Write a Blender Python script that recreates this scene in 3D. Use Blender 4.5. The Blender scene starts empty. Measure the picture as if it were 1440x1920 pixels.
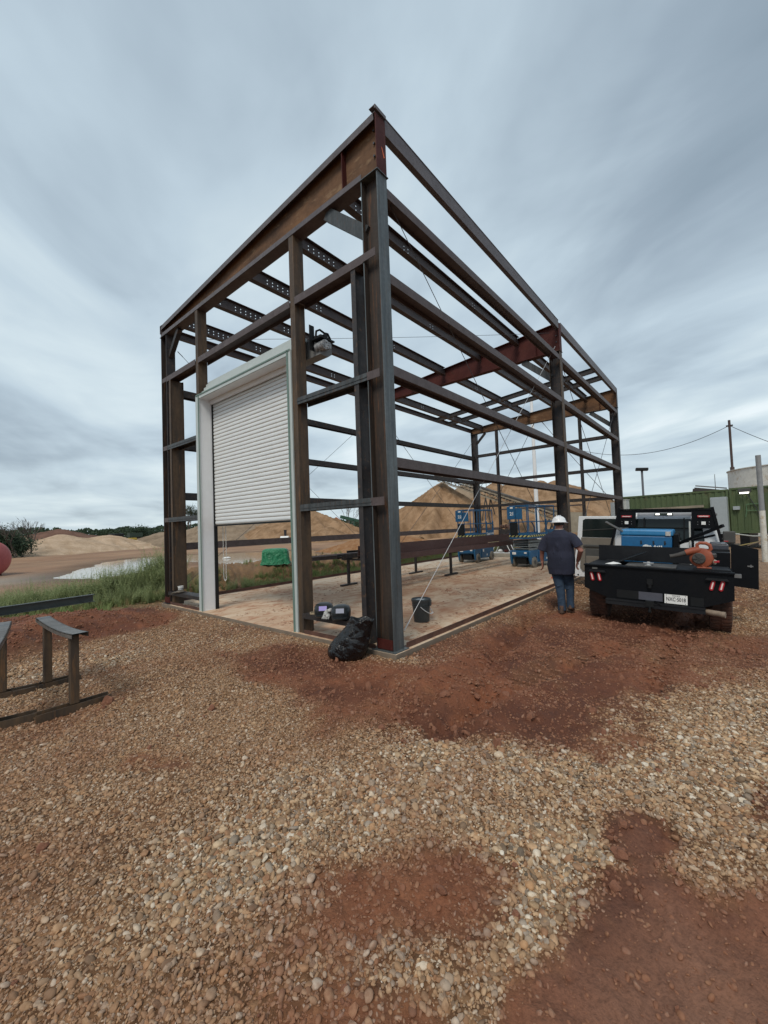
import bpy, bmesh, math, random
import numpy as np
from mathutils import Vector, Matrix, Euler
sin, cos, pi, rad = math.sin, math.cos, math.pi, math.radians
random.seed(7); rng = np.random.default_rng(11)
scene = bpy.context.scene
col = scene.collection

# ---------------------------------------------------------------- camera
CAM = Vector((-4.10559, -3.33937, 1.62))
RR = ((0.64211332, -0.7657456, -0.03638895), (0.00480049, 0.05148281, -0.99866234), (0.7665947, 0.64107971, 0.03673375))
cd = bpy.data.cameras.new("camera"); cam = bpy.data.objects.new("camera", cd); col.objects.link(cam)
cd.sensor_fit = 'VERTICAL'; cd.sensor_height = 36.0; cd.lens = 14.3186
cd.clip_start = 0.05; cd.clip_end = 5000
cam.matrix_world = Matrix(((RR[0][0], -RR[1][0], -RR[2][0], CAM.x), (RR[0][1], -RR[1][1], -RR[2][1], CAM.y),
                           (RR[0][2], -RR[1][2], -RR[2][2], CAM.z), (0, 0, 0, 1)))
scene.camera = cam
# ---------------------------------------------------------------- light
SUN_EL, SUN_AZ = rad(52), rad(200)      # azimuth measured from +X towards +Y
w = bpy.data.worlds.new("World"); scene.world = w; w.use_nodes = True
nt = w.node_tree; nt.nodes.clear()
def N(nt, t, **k):
    n = nt.nodes.new(t)
    for a, b in k.items(): setattr(n, a, b)
    return n
out = N(nt, 'ShaderNodeOutputWorld'); bg = N(nt, 'ShaderNodeBackground'); nt.links.new(bg.outputs[0], out.inputs[0])
bg.inputs['Strength'].default_value = 0.1
sky = N(nt, 'ShaderNodeTexSky', sky_type='NISHITA'); sky.sun_disc = False; sky.sun_elevation = SUN_EL
sky.sun_rotation = pi/2 - SUN_AZ; sky.air_density = 1.0; sky.dust_density = 2.0
tc = N(nt, 'ShaderNodeTexCoord'); sep = N(nt, 'ShaderNodeSeparateXYZ'); nt.links.new(tc.outputs['Generated'], sep.inputs[0])
def math_(nt, op, a, b=None, c=None, clamp=False):
    n = N(nt, 'ShaderNodeMath', operation=op); n.use_clamp = clamp
    for i, x in enumerate((a, b, c)):
        if x is None: continue
        if isinstance(x, (int, float)): n.inputs[i].default_value = x
        else: nt.links.new(x, n.inputs[i])
    return n.outputs[0]
def mixc(nt, fac, a, b, mode='MIX'):
    n = N(nt, 'ShaderNodeMix', data_type='RGBA', blend_type=mode)
    for i, x in ((0, fac), (6, a), (7, b)):
        if isinstance(x, (int, float)): n.inputs[i].default_value = x
        elif isinstance(x, (tuple, list)): n.inputs[i].default_value = (*x[:3], 1)
        else: nt.links.new(x, n.inputs[i])
    return n.outputs[2]
def ramp(nt, fac, stops, interp='LINEAR'):
    n = N(nt, 'ShaderNodeValToRGB'); cr = n.color_ramp; cr.interpolation = interp
    while len(cr.elements) < len(stops): cr.elements.new(0.5)
    for e, (p, c) in zip(cr.elements, stops):
        e.position = p; e.color = (c, c, c, 1) if isinstance(c, (int, float)) else (*c, 1)
    if fac is not None: nt.links.new(fac, n.inputs[0])
    return n.outputs[0]
def noise(nt, vec, scale, detail=4, rough=.55, dist=0, dims='3D'):
    n = N(nt, 'ShaderNodeTexNoise', noise_dimensions=dims); n.inputs['Scale'].default_value = scale
    n.inputs['Detail'].default_value = detail; n.inputs['Roughness'].default_value = rough; n.inputs['Distortion'].default_value = dist
    if vec is not None: nt.links.new(vec, n.inputs['Vector'])
    return n.outputs['Fac']
def mapping(nt, vec, scale=(1, 1, 1), rot=(0, 0, 0), loc=(0, 0, 0)):
    n = N(nt, 'ShaderNodeMapping'); n.inputs['Scale'].default_value = scale; n.inputs['Rotation'].default_value = rot; n.inputs['Location'].default_value = loc
    nt.links.new(vec, n.inputs['Vector']); return n.outputs[0]
# overcast deck: project the view direction on a flat cloud layer so that streaks compress towards the horizon
zc = math_(nt, 'MAXIMUM', sep.outputs[2], 0.0); zd = math_(nt, 'ADD', zc, 0.10)
comb = N(nt, 'ShaderNodeCombineXYZ')
nt.links.new(math_(nt, 'DIVIDE', sep.outputs[0], zd), comb.inputs[0]); nt.links.new(math_(nt, 'DIVIDE', sep.outputs[1], zd), comb.inputs[1])
rot_ = mapping(nt, comb.outputs[0], (1, 1, 1), (0, 0, -1.12))
m1 = mapping(nt, rot_, (0.36, 0.62, 1), (0, 0, 0), (.7, 1.9, 0))
n1 = noise(nt, m1, 1.3, 5, .5, .45)
m2 = mapping(nt, rot_, (.9, 1.3, 1), (0, 0, .25), (3, 1, 0))
n2 = noise(nt, m2, 1.3, 6, .5, .5)
cl = math_(nt, 'ADD', math_(nt, 'MULTIPLY', n1, .62), math_(nt, 'MULTIPLY', n2, .38))
elev = ramp(nt, sep.outputs[2], [(0.0, .60), (.12, .62), (.30, .56), (.55, .46), (1.0, .34)])
b = math_(nt, 'ADD', math_(nt, 'MULTIPLY', math_(nt, 'SUBTRACT', cl, .5), 2.3), elev, clamp=True)
cloud = ramp(nt, b, [(0.0, (2.7, 3.5, 4.25)), (.28, (3.6, 4.5, 5.35)), (.55, (5.5, 6.7, 7.6)), (.78, (7.0, 8.2, 8.8)), (1.0, (9.0, 9.9, 10.3))])
hz = ramp(nt, sep.outputs[2], [(0.0, 1.0), (.02, .85), (.16, .25), (.34, 0.0)])
cloud = mixc(nt, math_(nt, 'MULTIPLY', hz, .45), cloud, (6.9, 7.9, 8.1))
skyc = mixc(nt, .93, sky.outputs[0], cloud)
nt.links.new(skyc, bg.inputs['Color'])
sd = bpy.data.lights.new("sun", 'SUN'); sd.energy = 2.1; sd.angle = rad(20); sd.color = (1, .93, .82)
so = bpy.data.objects.new("sun", sd); col.objects.link(so)
dirv = Vector((cos(SUN_EL)*cos(SUN_AZ), cos(SUN_EL)*sin(SUN_AZ), sin(SUN_EL)))
so.rotation_euler = dirv.to_track_quat('Z', 'Y').to_euler()
vs = scene.view_settings; vs.view_transform = 'Standard'; vs.look = 'None'; vs.gamma = 1; vs.exposure = 0.0
scene.cycles.max_bounces = 6; scene.cycles.diffuse_bounces = 3; scene.cycles.glossy_bounces = 3
scene.cycles.transmission_bounces = 4; scene.cycles.transparent_max_bounces = 6

# ---------------------------------------------------------------- materials
def mat_new(name):
    m = bpy.data.materials.new(name); m.use_nodes = True; t = m.node_tree; t.nodes.clear()
    o = N(t, 'ShaderNodeOutputMaterial'); p = N(t, 'ShaderNodeBsdfPrincipled'); t.links.new(p.outputs[0], o.inputs[0])
    return m, t, p
def setc(t, sock, v):
    if isinstance(v, (int, float)): sock.default_value = v
    elif isinstance(v, (tuple, list)): sock.default_value = (*v[:3], 1)
    else: t.links.new(v, sock)
def bump(t, p, h, strength=.3, dist=.01):
    b = N(t, 'ShaderNodeBump'); b.inputs['Strength'].default_value = strength; b.inputs['Distance'].default_value = dist
    t.links.new(h, b.inputs['Height']); t.links.new(b.outputs[0], p.inputs['Normal'])
def obj_co(t): return N(t, 'ShaderNodeTexCoord').outputs['Object']
def mat_two(name, c1, c2, scale=3, lo=.4, hi=.6, rough=.7, metal=0, stretch=(1, 1, 1), bs=.15, c3=None, spec=.5):
    """two tones mixed by blotchy noise, a third as finer specks"""
    m, t, p = mat_new(name); v = obj_co(t)
    mv = mapping(t, v, stretch)
    f = ramp(t, noise(t, mv, scale, 6, .62, .3), [(lo, 0.), (hi, 1.)])
    c = mixc(t, f, c1, c2)
    fine = noise(t, v, scale*9, 4, .6)
    c = mixc(t, ramp(t, fine, [(.3, .0), (.8, .35)]), c, tuple(x*.45 for x in c1))
    if c3: c = mixc(t, ramp(t, noise(t, mapping(t, v, stretch, loc=(7, 3, 1)), scale*2.3, 5, .7), [(.56, 0.), (.68, .85)]), c, c3)
    setc(t, p.inputs['Base Color'], c); p.inputs['Metallic'].default_value = metal
    p.inputs['Specular IOR Level'].default_value = spec
    setc(t, p.inputs['Roughness'], math_(t, 'ADD', math_(t, 'MULTIPLY', fine, .25), rough-.12))
    if bs: bump(t, p, fine, bs, .004)
    return m
def mat_plain(name, c, rough=.5, metal=0, var=.12, bs=.05, scale=8, spec=.5):
    m, t, p = mat_new(name); v = obj_co(t)
    n = noise(t, v, scale, 5, .6)
    cc = mixc(t, ramp(t, n, [(.3, 0.), (.75, 1.)]), tuple(x*(1-var) for x in c), tuple(min(1, x*(1+var)) for x in c))
    setc(t, p.inputs['Base Color'], cc); p.inputs['Roughness'].default_value = rough; p.inputs['Metallic'].default_value = metal
    p.inputs['Specular IOR Level'].default_value = spec
    if bs: bump(t, p, n, bs, .005)
    return m
def mat_emit(name, c, s):
    m, t, p = mat_new(name); setc(t, p.inputs['Base Color'], c); setc(t, p.inputs['Emission Color'], c); p.inputs['Emission Strength'].default_value = s
    return m
M = {}
VS = (6, 6, .5)
M['mill'] = mat_two('mill_scale_steel', (.036, .041, .044), (.092, .100, .104), 2.2, .35, .65, .5, .25, VS, .14, (.115, .060, .033))
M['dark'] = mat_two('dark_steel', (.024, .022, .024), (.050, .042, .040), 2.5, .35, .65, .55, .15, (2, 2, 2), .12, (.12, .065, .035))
M['brownpost'] = mat_two('rust_brown_steel', (.045, .033, .024), (.120, .072, .038), 1.6, .35, .65, .6, .1, (5, 5, .6), .15, (.155, .078, .032))
M['girt'] = mat_two('brown_primer_steel', (.078, .056, .054), (.120, .092, .090), 3, .35, .7, .55, .1, (2, 2, 2), .1, (.06, .045, .045))
M['beamred'] = mat_two('red_brown_primer_beam', (.085, .040, .036), (.120, .064, .058), 2, .35, .7, .5, .1, (1, 2, 2), .1, (.07, .04, .035))
M['rake'] = mat_two('purple_primer_sky_sheen', (.095, .080, .084), (.140, .120, .124), 2.5, .35, .7, .5, .1, (1, 2, 2), .1, (.07, .045, .035))  # purple primer lightened, the sky's reflection is put into its colour
M['purlin'] = mat_two('dark_primer_purlin', (.050, .036, .035), (.085, .062, .060), 3, .35, .7, .55, .1, (2, 2, 2), .1, (.10, .06, .04))
M['webrust'] = mat_two('rusty_column_web', (.022, .018, .017), (.060, .040, .028), 2.0, .35, .65, .65, .1, (6, 6, .35), .15, (.17, .07, .028))
M['red'] = mat_two('red_oxide_primer', (.060, .011, .009), (.088, .022, .017), 2.5, .4, .65, .65, 0, (1, 1, 1), .1, (.06, .02, .015), spec=.25)
M['rust'] = mat_two('rusted_beam_web', (.060, .028, .013), (.205, .098, .040), 1.4, .30, .72, .8, 0, (1, .7, 2.0), .2, (.24, .15, .08))
M['millbright'] = mat_two('blue_grey_mill_steel', (.065, .077, .082), (.145, .165, .172), 2.2, .35, .65, .45, .25, VS, .12, (.10, .075, .055))
M['scratched'] = mat_two('scratched_grey_steel', (.11, .105, .10), (.21, .205, .20), 5, .35, .65, .45, .3, (1, 4, 4), .1, (.10, .065, .045))
M['cable'] = mat_plain('brace_cable_steel', (.10, .10, .11), .5, .6)
M['cablelight'] = mat_plain('galvanized_cable', (.55, .55, .55), .4, .3)
M['white'] = mat_plain('white_painted_metal', (.78, .79, .80), .4, 0, .03, .0)
M['trimgreen'] = mat_plain('pale_green_grey_trim', (.46, .51, .50), .4, 0, .05, .0)
M['trimdark'] = mat_plain('dark_green_trim_edge', (.13, .20, .17), .5, 0, .08, .0)
M['black'] = mat_plain('black_metal', (.008, .009, .010), .5, spec=.3)
M['concrete_old'] = mat_two('weathered_concrete', (.34, .31, .26), (.46, .42, .35), 4, .35, .65, .85)

# ---------------------------------------------------------------- mesh builder
class MB:
    def __init__(s): s.v = []; s.f = []
    def add(s, vs, fs):
        o = len(s.v); s.v += [tuple(x) for x in vs]; s.f += [tuple(i+o for i in f) for f in fs]; return s
    def box(s, c, d, rz=0, R=None):
        x, y, z = d[0]/2, d[1]/2, d[2]/2
        vs = [Vector((a, b, e)) for a in (-x, x) for b in (-y, y) for e in (-z, z)]
        R = R if R is not None else Matrix.Rotation(rz, 3, 'Z')
        return s.add([R @ v + Vector(c) for v in vs], [(0, 1, 3, 2), (4, 6, 7, 5), (0, 4, 5, 1), (2, 3, 7, 6), (0, 2, 6, 4), (1, 5, 7, 3)])
    def bb(s, a, b): # box from min to max corner
        return s.box([(a[i]+b[i])/2 for i in range(3)], [abs(b[i]-a[i]) for i in range(3)])
    def prof(s, pr, p0, p1, up=(0, 0, 1)):
        p0, p1 = Vector(p0), Vector(p1); d = (p1-p0).normalized(); u = Vector(up); sd = d.cross(u)
        if sd.length < 1e-5: u = Vector((0, 1, 0)); sd = d.cross(u)
        sd.normalize(); u = sd.cross(d).normalized(); n = len(pr)
        vs = [p0+sd*a+u*b for a, b in pr]+[p1+sd*a+u*b for a, b in pr]
        fs = [tuple(range(n)), tuple(range(2*n-1, n-1, -1))]+[(i, i+n, (i+1) % n+n, (i+1) % n) for i in range(n)]
        return s.add(vs, fs)
    def ibeam(s, p0, p1, d=.2, w=.1, tf=.012, tw=.008, up=(0, 0, 1)):
        a, b, e, h = w/2, d/2, tw/2, d/2-tf
        return s.prof([(-a, -b), (a, -b), (a, -h), (e, -h), (e, h), (a, h), (a, b), (-a, b), (-a, h), (-e, h), (-e, -h), (-a, -h)], p0, p1, up)
    def chan(s, p0, p1, d=.2, w=.07, t=.01, up=(0, 0, 1), flip=1):
        b = d/2; W = w*flip; T = t*flip
        return s.prof([(0, -b), (W, -b), (W, -b+t), (T, -b+t), (T, b-t), (W, b-t), (W, b), (0, b)], p0, p1, up)
    def rect(s, p0, p1, w, h, up=(0, 0, 1)):
        return s.prof([(-w/2, -h/2), (w/2, -h/2), (w/2, h/2), (-w/2, h/2)], p0, p1, up)
    def tube(s, pts, r, n=8, closed=False):
        pts = [Vector(p) for p in pts]; rs = r if isinstance(r, (list, tuple)) else [r]*len(pts)
        t0 = (pts[1]-pts[0]).normalized(); a = t0.orthogonal().normalized(); vs = []; m = len(pts)
        for i, p in enumerate(pts):
            if closed: t = (pts[(i+1) % m]-pts[i-1]).normalized()
            else: t = (pts[min(i+1, m-1)]-pts[max(i-1, 0)]).normalized()
            a = (a-t*a.dot(t)).normalized(); b = t.cross(a)
            vs += [p+(a*cos(2*pi*k/n)+b*sin(2*pi*k/n))*rs[i] for k in range(n)]
        fs = []
        for i in range(m if closed else m-1):
            j = (i+1) % m
            fs += [(i*n+k, i*n+(k+1) % n, j*n+(k+1) % n, j*n+k) for k in range(n)]
        if not closed: fs += [tuple(range(n-1, -1, -1)), tuple((m-1)*n+k for k in range(n))]
        return s.add(vs, fs)
    def cyl(s, p0, p1, r0, r1=None, n=16): return s.tube([p0, p1], [r0, r0 if r1 is None else r1], n)
    def lathe(s, prof, c=(0, 0, 0), n=24, sx=1, sy=1, R=None):
        vs = []; m = len(prof); R = R or Matrix.Identity(3)
        for r, z in prof: vs += [R @ Vector((r*sx*cos(2*pi*k/n), r*sy*sin(2*pi*k/n), z))+Vector(c) for k in range(n)]
        fs = [(i*n+k, i*n+(k+1) % n, (i+1)*n+(k+1) % n, (i+1)*n+k) for i in range(m-1) for k in range(n)]
        if prof[0][0] > 1e-4: fs.append(tuple(range(n-1, -1, -1)))
        if prof[-1][0] > 1e-4: fs.append(tuple((m-1)*n+k for k in range(n)))
        return s.add(vs, fs)
    def poly(s, pts, h, axis='x'):
        """prism: pts (a,b) in the plane normal to axis, from h[0] to h[1]"""
        n = len(pts)
        def P(a, b, c): return {'x': (c, a, b), 'y': (a, c, b), 'z': (a, b, c)}[axis]
        return s.add([P(a, b, h[0]) for a, b in pts]+[P(a, b, h[1]) for a, b in pts],
                     [tuple(range(n)), tuple(range(2*n-1, n-1, -1))]+[(i, i+n, (i+1) % n+n, (i+1) % n) for i in range(n)])
    def build(s, name, mat, parent=None, smooth=False, bev=0, ang=35):
        me = bpy.data.meshes.new(name); me.from_pydata(s.v, [], s.f); me.validate()
        bm = bmesh.new(); bm.from_mesh(me)
        if smooth: bmesh.ops.remove_doubles(bm, verts=bm.verts, dist=1e-5)
        bmesh.ops.recalc_face_normals(bm, faces=bm.faces); bm.to_mesh(me); bm.free()
        me.materials.append(M[mat] if isinstance(mat, str) else mat)
        if smooth:
            me.polygons.foreach_set('use_smooth', [True]*len(me.polygons)); me.set_sharp_from_angle(angle=rad(ang))
        o = bpy.data.objects.new(name, me); col.objects.link(o)
        if bev:
            b = o.modifiers.new('bevel', 'BEVEL'); b.width = bev; b.segments = 2; b.limit_method = 'ANGLE'; b.angle_limit = rad(40); b.harden_normals = False
        if parent: o.parent = parent
        return o
def tag(o, label=None, cat=None, group=None, kind=None):
    if label: o['label'] = label
    if cat: o['category'] = cat
    if group: o['group'] = group
    if kind: o['kind'] = kind
    return o
def thing(name, label, cat, loc=(0, 0, 0), rz=0, group=None):
    o = bpy.data.objects.new(name, None); o.empty_display_size = .2; col.objects.link(o)
    o.location = loc; o.rotation_euler = (0, 0, rz); return tag(o, label, cat, group)
def children(o): return [c for c in bpy.data.objects if c.parent == o]
def copy_tree(o, parent=None):
    c = o.copy(); col.objects.link(c); c.parent = parent
    for ch in children(o): copy_tree(ch, c)
    return c
def text(s, name, mat, parent, loc, rot, size, ext=.002, align='CENTER', sx=1, bold=0):
    cu = bpy.data.curves.new(name, 'FONT'); cu.body = s; cu.size = size; cu.extrude = ext; cu.align_x = align; cu.align_y = 'CENTER'; cu.offset = bold
    o = bpy.data.objects.new(name, cu); col.objects.link(o); bpy.context.view_layer.update()
    me = bpy.data.meshes.new_from_object(o.evaluated_get(bpy.context.evaluated_depsgraph_get())); bpy.data.objects.remove(o)
    me.name = name; me.materials.clear(); me.materials.append(M[mat] if isinstance(mat, str) else mat)
    o = bpy.data.objects.new(name, me); col.objects.link(o)
    if parent: o.parent = parent
    o.location = loc; o.rotation_euler = rot; o.scale = (sx, 1, 1); return o
# ---------------------------------------------------------------- numpy value noise
def vnoise(x, y, seed=0):
    xi = np.floor(x).astype(np.int64); yi = np.floor(y).astype(np.int64); xf = x-xi; yf = y-yi
    def h(a, b):
        n = (a*374761393+b*668265263+seed*144665) & 0xffffffff
        n = ((n ^ (n >> 13))*1274126177) & 0xffffffff
        return ((n ^ (n >> 16)) & 0xffff)/65535.0
    u = xf*xf*(3-2*xf); v = yf*yf*(3-2*yf)
    return (h(xi, yi)*(1-u)+h(xi+1, yi)*u)*(1-v)+(h(xi, yi+1)*(1-u)+h(xi+1, yi+1)*u)*v
def fbm(x, y, oct=4, seed=0, gain=.5):
    a = 1; s = 0; t = 0
    for i in range(oct): s = s+a*vnoise(x*2**i+i*17.3, y*2**i-i*9.1, seed+i); t += a; a *= gain
    return s/t
def sstep(a, b, x): t = np.clip((x-a)/(b-a), 0, 1); return t*t*(3-2*t)
def sdpoly(x, y, poly):
    """signed distance, positive inside"""
    d = np.full(x.shape, 1e9); ins = np.zeros(x.shape, bool); n = len(poly)
    for i in range(n):
        ax, ay = poly[i]; bx, by = poly[(i+1) % n]; ex, ey = bx-ax, by-ay
        t = np.clip(((x-ax)*ex+(y-ay)*ey)/(ex*ex+ey*ey), 0, 1)
        d = np.minimum(d, np.hypot(x-ax-t*ex, y-ay-t*ey))
        c = ((ay > y) != (by > y)) & (x < (bx-ax)*(y-ay)/(by-ay+1e-12)+ax); ins ^= c
    return np.where(ins, d, -d)
# ================================================================ GROUND
CLAY = [
 ([(-2.75,-2.63),(-2.43,-2.65),(-2.14,-2.76),(-1.86,-2.86),(-1.57,-2.78),(-1.39,-2.85),(-1.33,-3.0),(-1.69,-3.07),(-1.74,-3.2),(-1.35,-3.52),(-1.3,-4.6),(-4.5,-4.6),(-3.9,-3.2),(-3.06,-2.65)], 1.0, .13),
 ([(-2.71,-1.74),(-2.48,-1.89),(-2.15,-2.27),(-2.17,-2.45),(-2.42,-2.48),(-2.67,-2.44),(-2.95,-2.24),(-3.1,-1.9),(-2.9,-1.75)], .80, .30),
 ([(-3.21,-1.94),(-2.99,-2.1),(-2.83,-2.4),(-2.86,-2.55),(-3.0,-2.55),(-3.36,-2.09)], .7, .14),
 ([(-1.5,2.0),(-1.2,2.3),(-0.88,1.95),(-0.34,1.53),(-0.4,0.57),(-0.22,0.1),(0.0,-0.35),(1.43,-0.47),(3.56,-0.49),(4.6,-1.24),(6.5,-1.4),(6.4,-3.1),(2.9,-3.2),(2.52,-2.3),(1.97,-2.64),(1.62,-3.12),(0.83,-2.97),(0.13,-2.59),(-0.56,-2.7),(-1.09,-2.32),(-1.21,-1.8),(-1.49,-1.28),(-1.66,-0.59),(-1.29,0.32)], .93, .35),
 ([(4.39,-1.92),(3.3,-2.9),(4.17,-3.74),(4.02,-4.55),(3.0,-4.39),(1.5,-3.21),(1.62,-2.47)], .7, .4),
 ([(-0.71,-3.33),(-0.47,-3.56),(-0.87,-3.57),(-0.99,-3.35)], 1.0, .07),
 ([(-2.94,0.32),(-2.75,0.12),(-2.78,-0.14),(-3.01,0.01)], .6, .1),
 ([(-0.74,-2.44),(-0.41,-2.64),(-0.9,-2.69),(-1.09,-2.53)], .7, .1),
 ([(-4.2,7.9),(-2.3,8.0),(-1.53,7.5),(-0.2,7.1),(-0.3,5.6),(-1.1,4.7),(-2.06,5.03),(-2.67,4.5),(-3.8,4.71)], .95, .3)]
POND = [(0.5,18.6),(2.0,22.4),(4.2,27),(7,30),(10,29),(14,26),(17,22),(14,18.0),(9.8,12.6),(7.9,12.0),(6.6,13.7),(7.3,18),(7.6,20.8),(6.9,22.0),(4.8,19.5),(2.4,17.2),(1.0,16.0)]
def clay_at(x, y):
    c = np.zeros(x.shape); n = (fbm(x*2.1, y*2.1, 5, 3, .6)-.5)*1.6; n2 = (fbm(x*9, y*9, 3, 8)-.5)*1.8
    for poly, k, soft in CLAY:
        d = sdpoly(x, y, poly)+n*(.12+soft)+n2*.08
        c = np.maximum(c, k*sstep(-soft*.7, soft*.8, d))
    holes = .55*sstep(.55, .68, fbm(x*1.25+3, y*1.25, 5, 13, .62))*(sdpoly(x, y, CLAY[0][0]) < .02)
    veil = .62*sstep(.50, .68, fbm((x*.95+y*.3)*.30+9, (y*.95-x*.3)*1.25, 5, 15, .6))*np.maximum(sstep(-1.2, .6, x), .45*sstep(-.5, 1.5, y-.9*x-2.2))*(np.hypot(x-CAM.x, y-CAM.y) < 14)
    return np.maximum(c*(1-.6*holes), veil)
def height(x, y):
    x = np.asarray(x, float); y = np.asarray(y, float)
    r = np.hypot(x-CAM.x, y-CAM.y)
    h = np.full(x.shape, -.10)
    h = h+.036*np.clip(y+.7, -4, 0)*sstep(0.5, 4, x)
    h = h+(fbm(x*.5, y*.5, 3, 21)-.5)*.06+(fbm(x*3, y*3, 4, 5)-.5)*.03
    cl = clay_at(x, y)
    near = 1-sstep(12, 20, r)
    lump = fbm(x*6, y*6, 4, 31, .6)
    tr = 0
    for k_, (c0, c1) in enumerate(((-1.15, .10), (-2.95, .06), (-1.9, -.16), (-.75, .22))):
        dd = y-(c0+c1*(x-1)+.25*np.sin(x*.55+k_)); tr = tr-.045*np.exp(-(dd/.13)**2)+.028*np.exp(-((np.abs(dd)-.24)/.07)**2)+.018*np.exp(-(dd/.11)**2)*np.sign(np.sin(x*42+np.abs(dd)*30))
    h = h+tr*near*sstep(-2.2, -.8, x)*sstep(.2, .6, cl)
    h = h+near*cl*((np.abs(lump-.5)*2-.35)*.05+(fbm(x*2.2, y*2.2, 3, 77)-.5)*.08)
    # berm of clay lumps beside the left column, spoil by the sawhorses
    d = sdpoly(x, y, CLAY[8][0]); h = h+.22*sstep(-.1, 1.0, d)*(.55+.9*fbm(x*1.8, y*1.8, 4, 91, .6))
    for cx, cy, rr, hh in ((-.62, 1.55, .45, .07), (-.3, -.75, .4, .05), (-1.15, -.4, .35, .05), (-2.1, 6.1, .8, .12), (-3.0, 5.3, .7, .12), (-2.3, 4.7, .5, -.05)):
        h = h+hh*np.exp(-((x-cx)**2+(y-cy)**2)/rr**2)*(.7+.6*lump)
    # bank behind the left wall, plateau and dip to the pond
    wx = sstep(-.6, 2.2, x)*(1-sstep(17, 24, x))
    e = (fbm(x*.9, y*.9, 4, 41, .6)-.5)*1.6
    bk = sstep(7.75, 9.2, y+e)
    h = h+wx*bk*(.58-.50*sstep(9.6, 13.5, y))+wx*bk*(1-sstep(9.6, 13, y))*(fbm(x*2.6, y*2.6, 5, 43, .68)-.5)*.55
    h = h+.10*sstep(9, 16, y)*(1-wx*bk*.8)
    h = h+(fbm(x*.12, y*.12, 3, 52)-.5)*.35*sstep(14, 40, y)*(1-sstep(400, 900, r))
    dp = sdpoly(x, y, POND)+(fbm(x*.8, y*.8, 4, 61, .6)-.5)*1.1+.15
    h = np.where(y > 11, h*(1-sstep(-1.6, .0, dp))+(-.03)*sstep(-1.6, .0, dp)-.10*sstep(-.1, .7, dp), h)
    # keep the ground just below the slab under and beside the building
    ins = np.minimum(np.minimum(x+.10, 16.15-x), np.minimum(y+.12, 7.12-y))
    h = h+(1-sstep(0, .7, -ins))*(ins <= 0)*(y < 6.5)*np.clip(-.045-h, 0, .1)
    h = np.where(ins > 0, np.minimum(h, -.05-.12*sstep(.2, .5, ins)), h)
    return h
def ground_z(x, y): return float(height(np.array([x]), np.array([y]))[0])
hd = .6965
ang = np.concatenate([np.linspace(hd-1.02, hd+1.02, 560), np.linspace(hd+1.02, hd-1.02+2*pi, 120)[1:-1]])
rr_ = np.exp(np.linspace(math.log(.35), math.log(3500), 600))
A, Rr = np.meshgrid(ang, rr_); gx = CAM.x+Rr*np.cos(A); gy = CAM.y+Rr*np.sin(A); gz = height(gx, gy)
na, nr = len(ang), len(rr_)
verts = np.stack([gx.ravel(), gy.ravel(), gz.ravel()], 1)
verts = np.vstack([verts, [[CAM.x, CAM.y, ground_z(CAM.x, CAM.y)]]])
i, j = np.meshgrid(np.arange(nr-1), np.arange(na), indexing='ij'); j2 = (j+1) % na
q = np.stack([i*na+j, (i+1)*na+j, (i+1)*na+j2, i*na+j2], -1).reshape(-1, 4)
me = bpy.data.meshes.new('ground'); nq = len(q); tri = np.stack([np.full(na, nr*na), np.arange(na), (np.arange(na)+1) % na], 1)
me.vertices.add(len(verts)); me.vertices.foreach_set('co', verts.ravel())
me.loops.add(nq*4+na*3); me.polygons.add(nq+na)
me.loops.foreach_set('vertex_index', np.concatenate([q.ravel(), tri.ravel()]).astype(np.int32))
me.polygons.foreach_set('loop_start', np.concatenate([np.arange(nq)*4, nq*4+np.arange(na)*3]).astype(np.int32))
me.polygons.foreach_set('use_smooth', np.ones(nq+na, bool)); me.update(); me.validate()
# albedo by soil type
def soil(x, y):
    r = np.hypot(x-CAM.x, y-CAM.y); cl = clay_at(x, y)
    def c(*a): return np.array(a)[None, :]
    n = fbm(x*.35, y*.35, 4, 71)[:, None]; n5 = fbm(x*4, y*4, 4, 72)[:, None]
    base = c(.215, .118, .060)*(.5+.6*n5)
    n6 = sstep(.36, .60, fbm(x*1.4, y*1.4, 5, 75, .6))[:, None]
    clay = (c(.225, .082, .041)*n6+c(.120, .042, .023)*(1-n6))*(1.15-.3*n5)
    mud = sstep(-.2, .5, sdpoly(x, y, CLAY[0][0]))[:, None]
    clay = clay*(1-mud*.75)+c(.30, .155, .10)*mud*.75
    cc = base*(1-cl[:, None])+clay*cl[:, None]
    # beyond the building: grass ground, bank soil, yard dirt
    bank = (sstep(7.6, 8.4, y)*sstep(-1.5, 1.5, x)*(1-sstep(11, 13, y)))[:, None]
    bs = c(.30, .175, .095)*(.40+1.0*fbm(x*2.4, y*2.4, 5, 73, .65)[:, None])
    far = sstep(8.0, 10.5, np.maximum(y, 0)*1.0)[:, None]
    yard = c(.40, .26, .155)*(1-n)+c(.26, .14, .08)*n
    streak = fbm(x*.06+y*.05, y*.45, 4, 74)[:, None]; yard = yard*(.75+.5*streak)
    cc = cc*(1-far)+yard*far; cc = cc*(1-bank)+bs*bank
    gy_ = (np.exp(-((x+1.5)**2/12+(y-19)**2/9)))[:, None]; cc = cc*(1-gy_*.8)+c(.30, .27, .23)*gy_*.8
    gr = (sstep(6.9, 8.3, y)*(1-sstep(12.5, 15, y+x*.3))*(1-sstep(-.5, 2.5, x)*.75))[:, None]*(.6+.4*n5)
    cc = cc*(1-gr*.7)+c(.17, .15, .07)*gr*.7
    wet = sstep(-2.4, -.2, sdpoly(x, y, POND))[:, None]*far; cc = cc*(1-.45*wet)
    rf = (sstep(8, 14, x)*(1-sstep(-1, 1, y)))[:, None]; cc = cc*(1-rf)+c(.27, .18, .115)*(.8+.4*n5)*rf
    return np.clip(cc, 0, 1), cl
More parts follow.
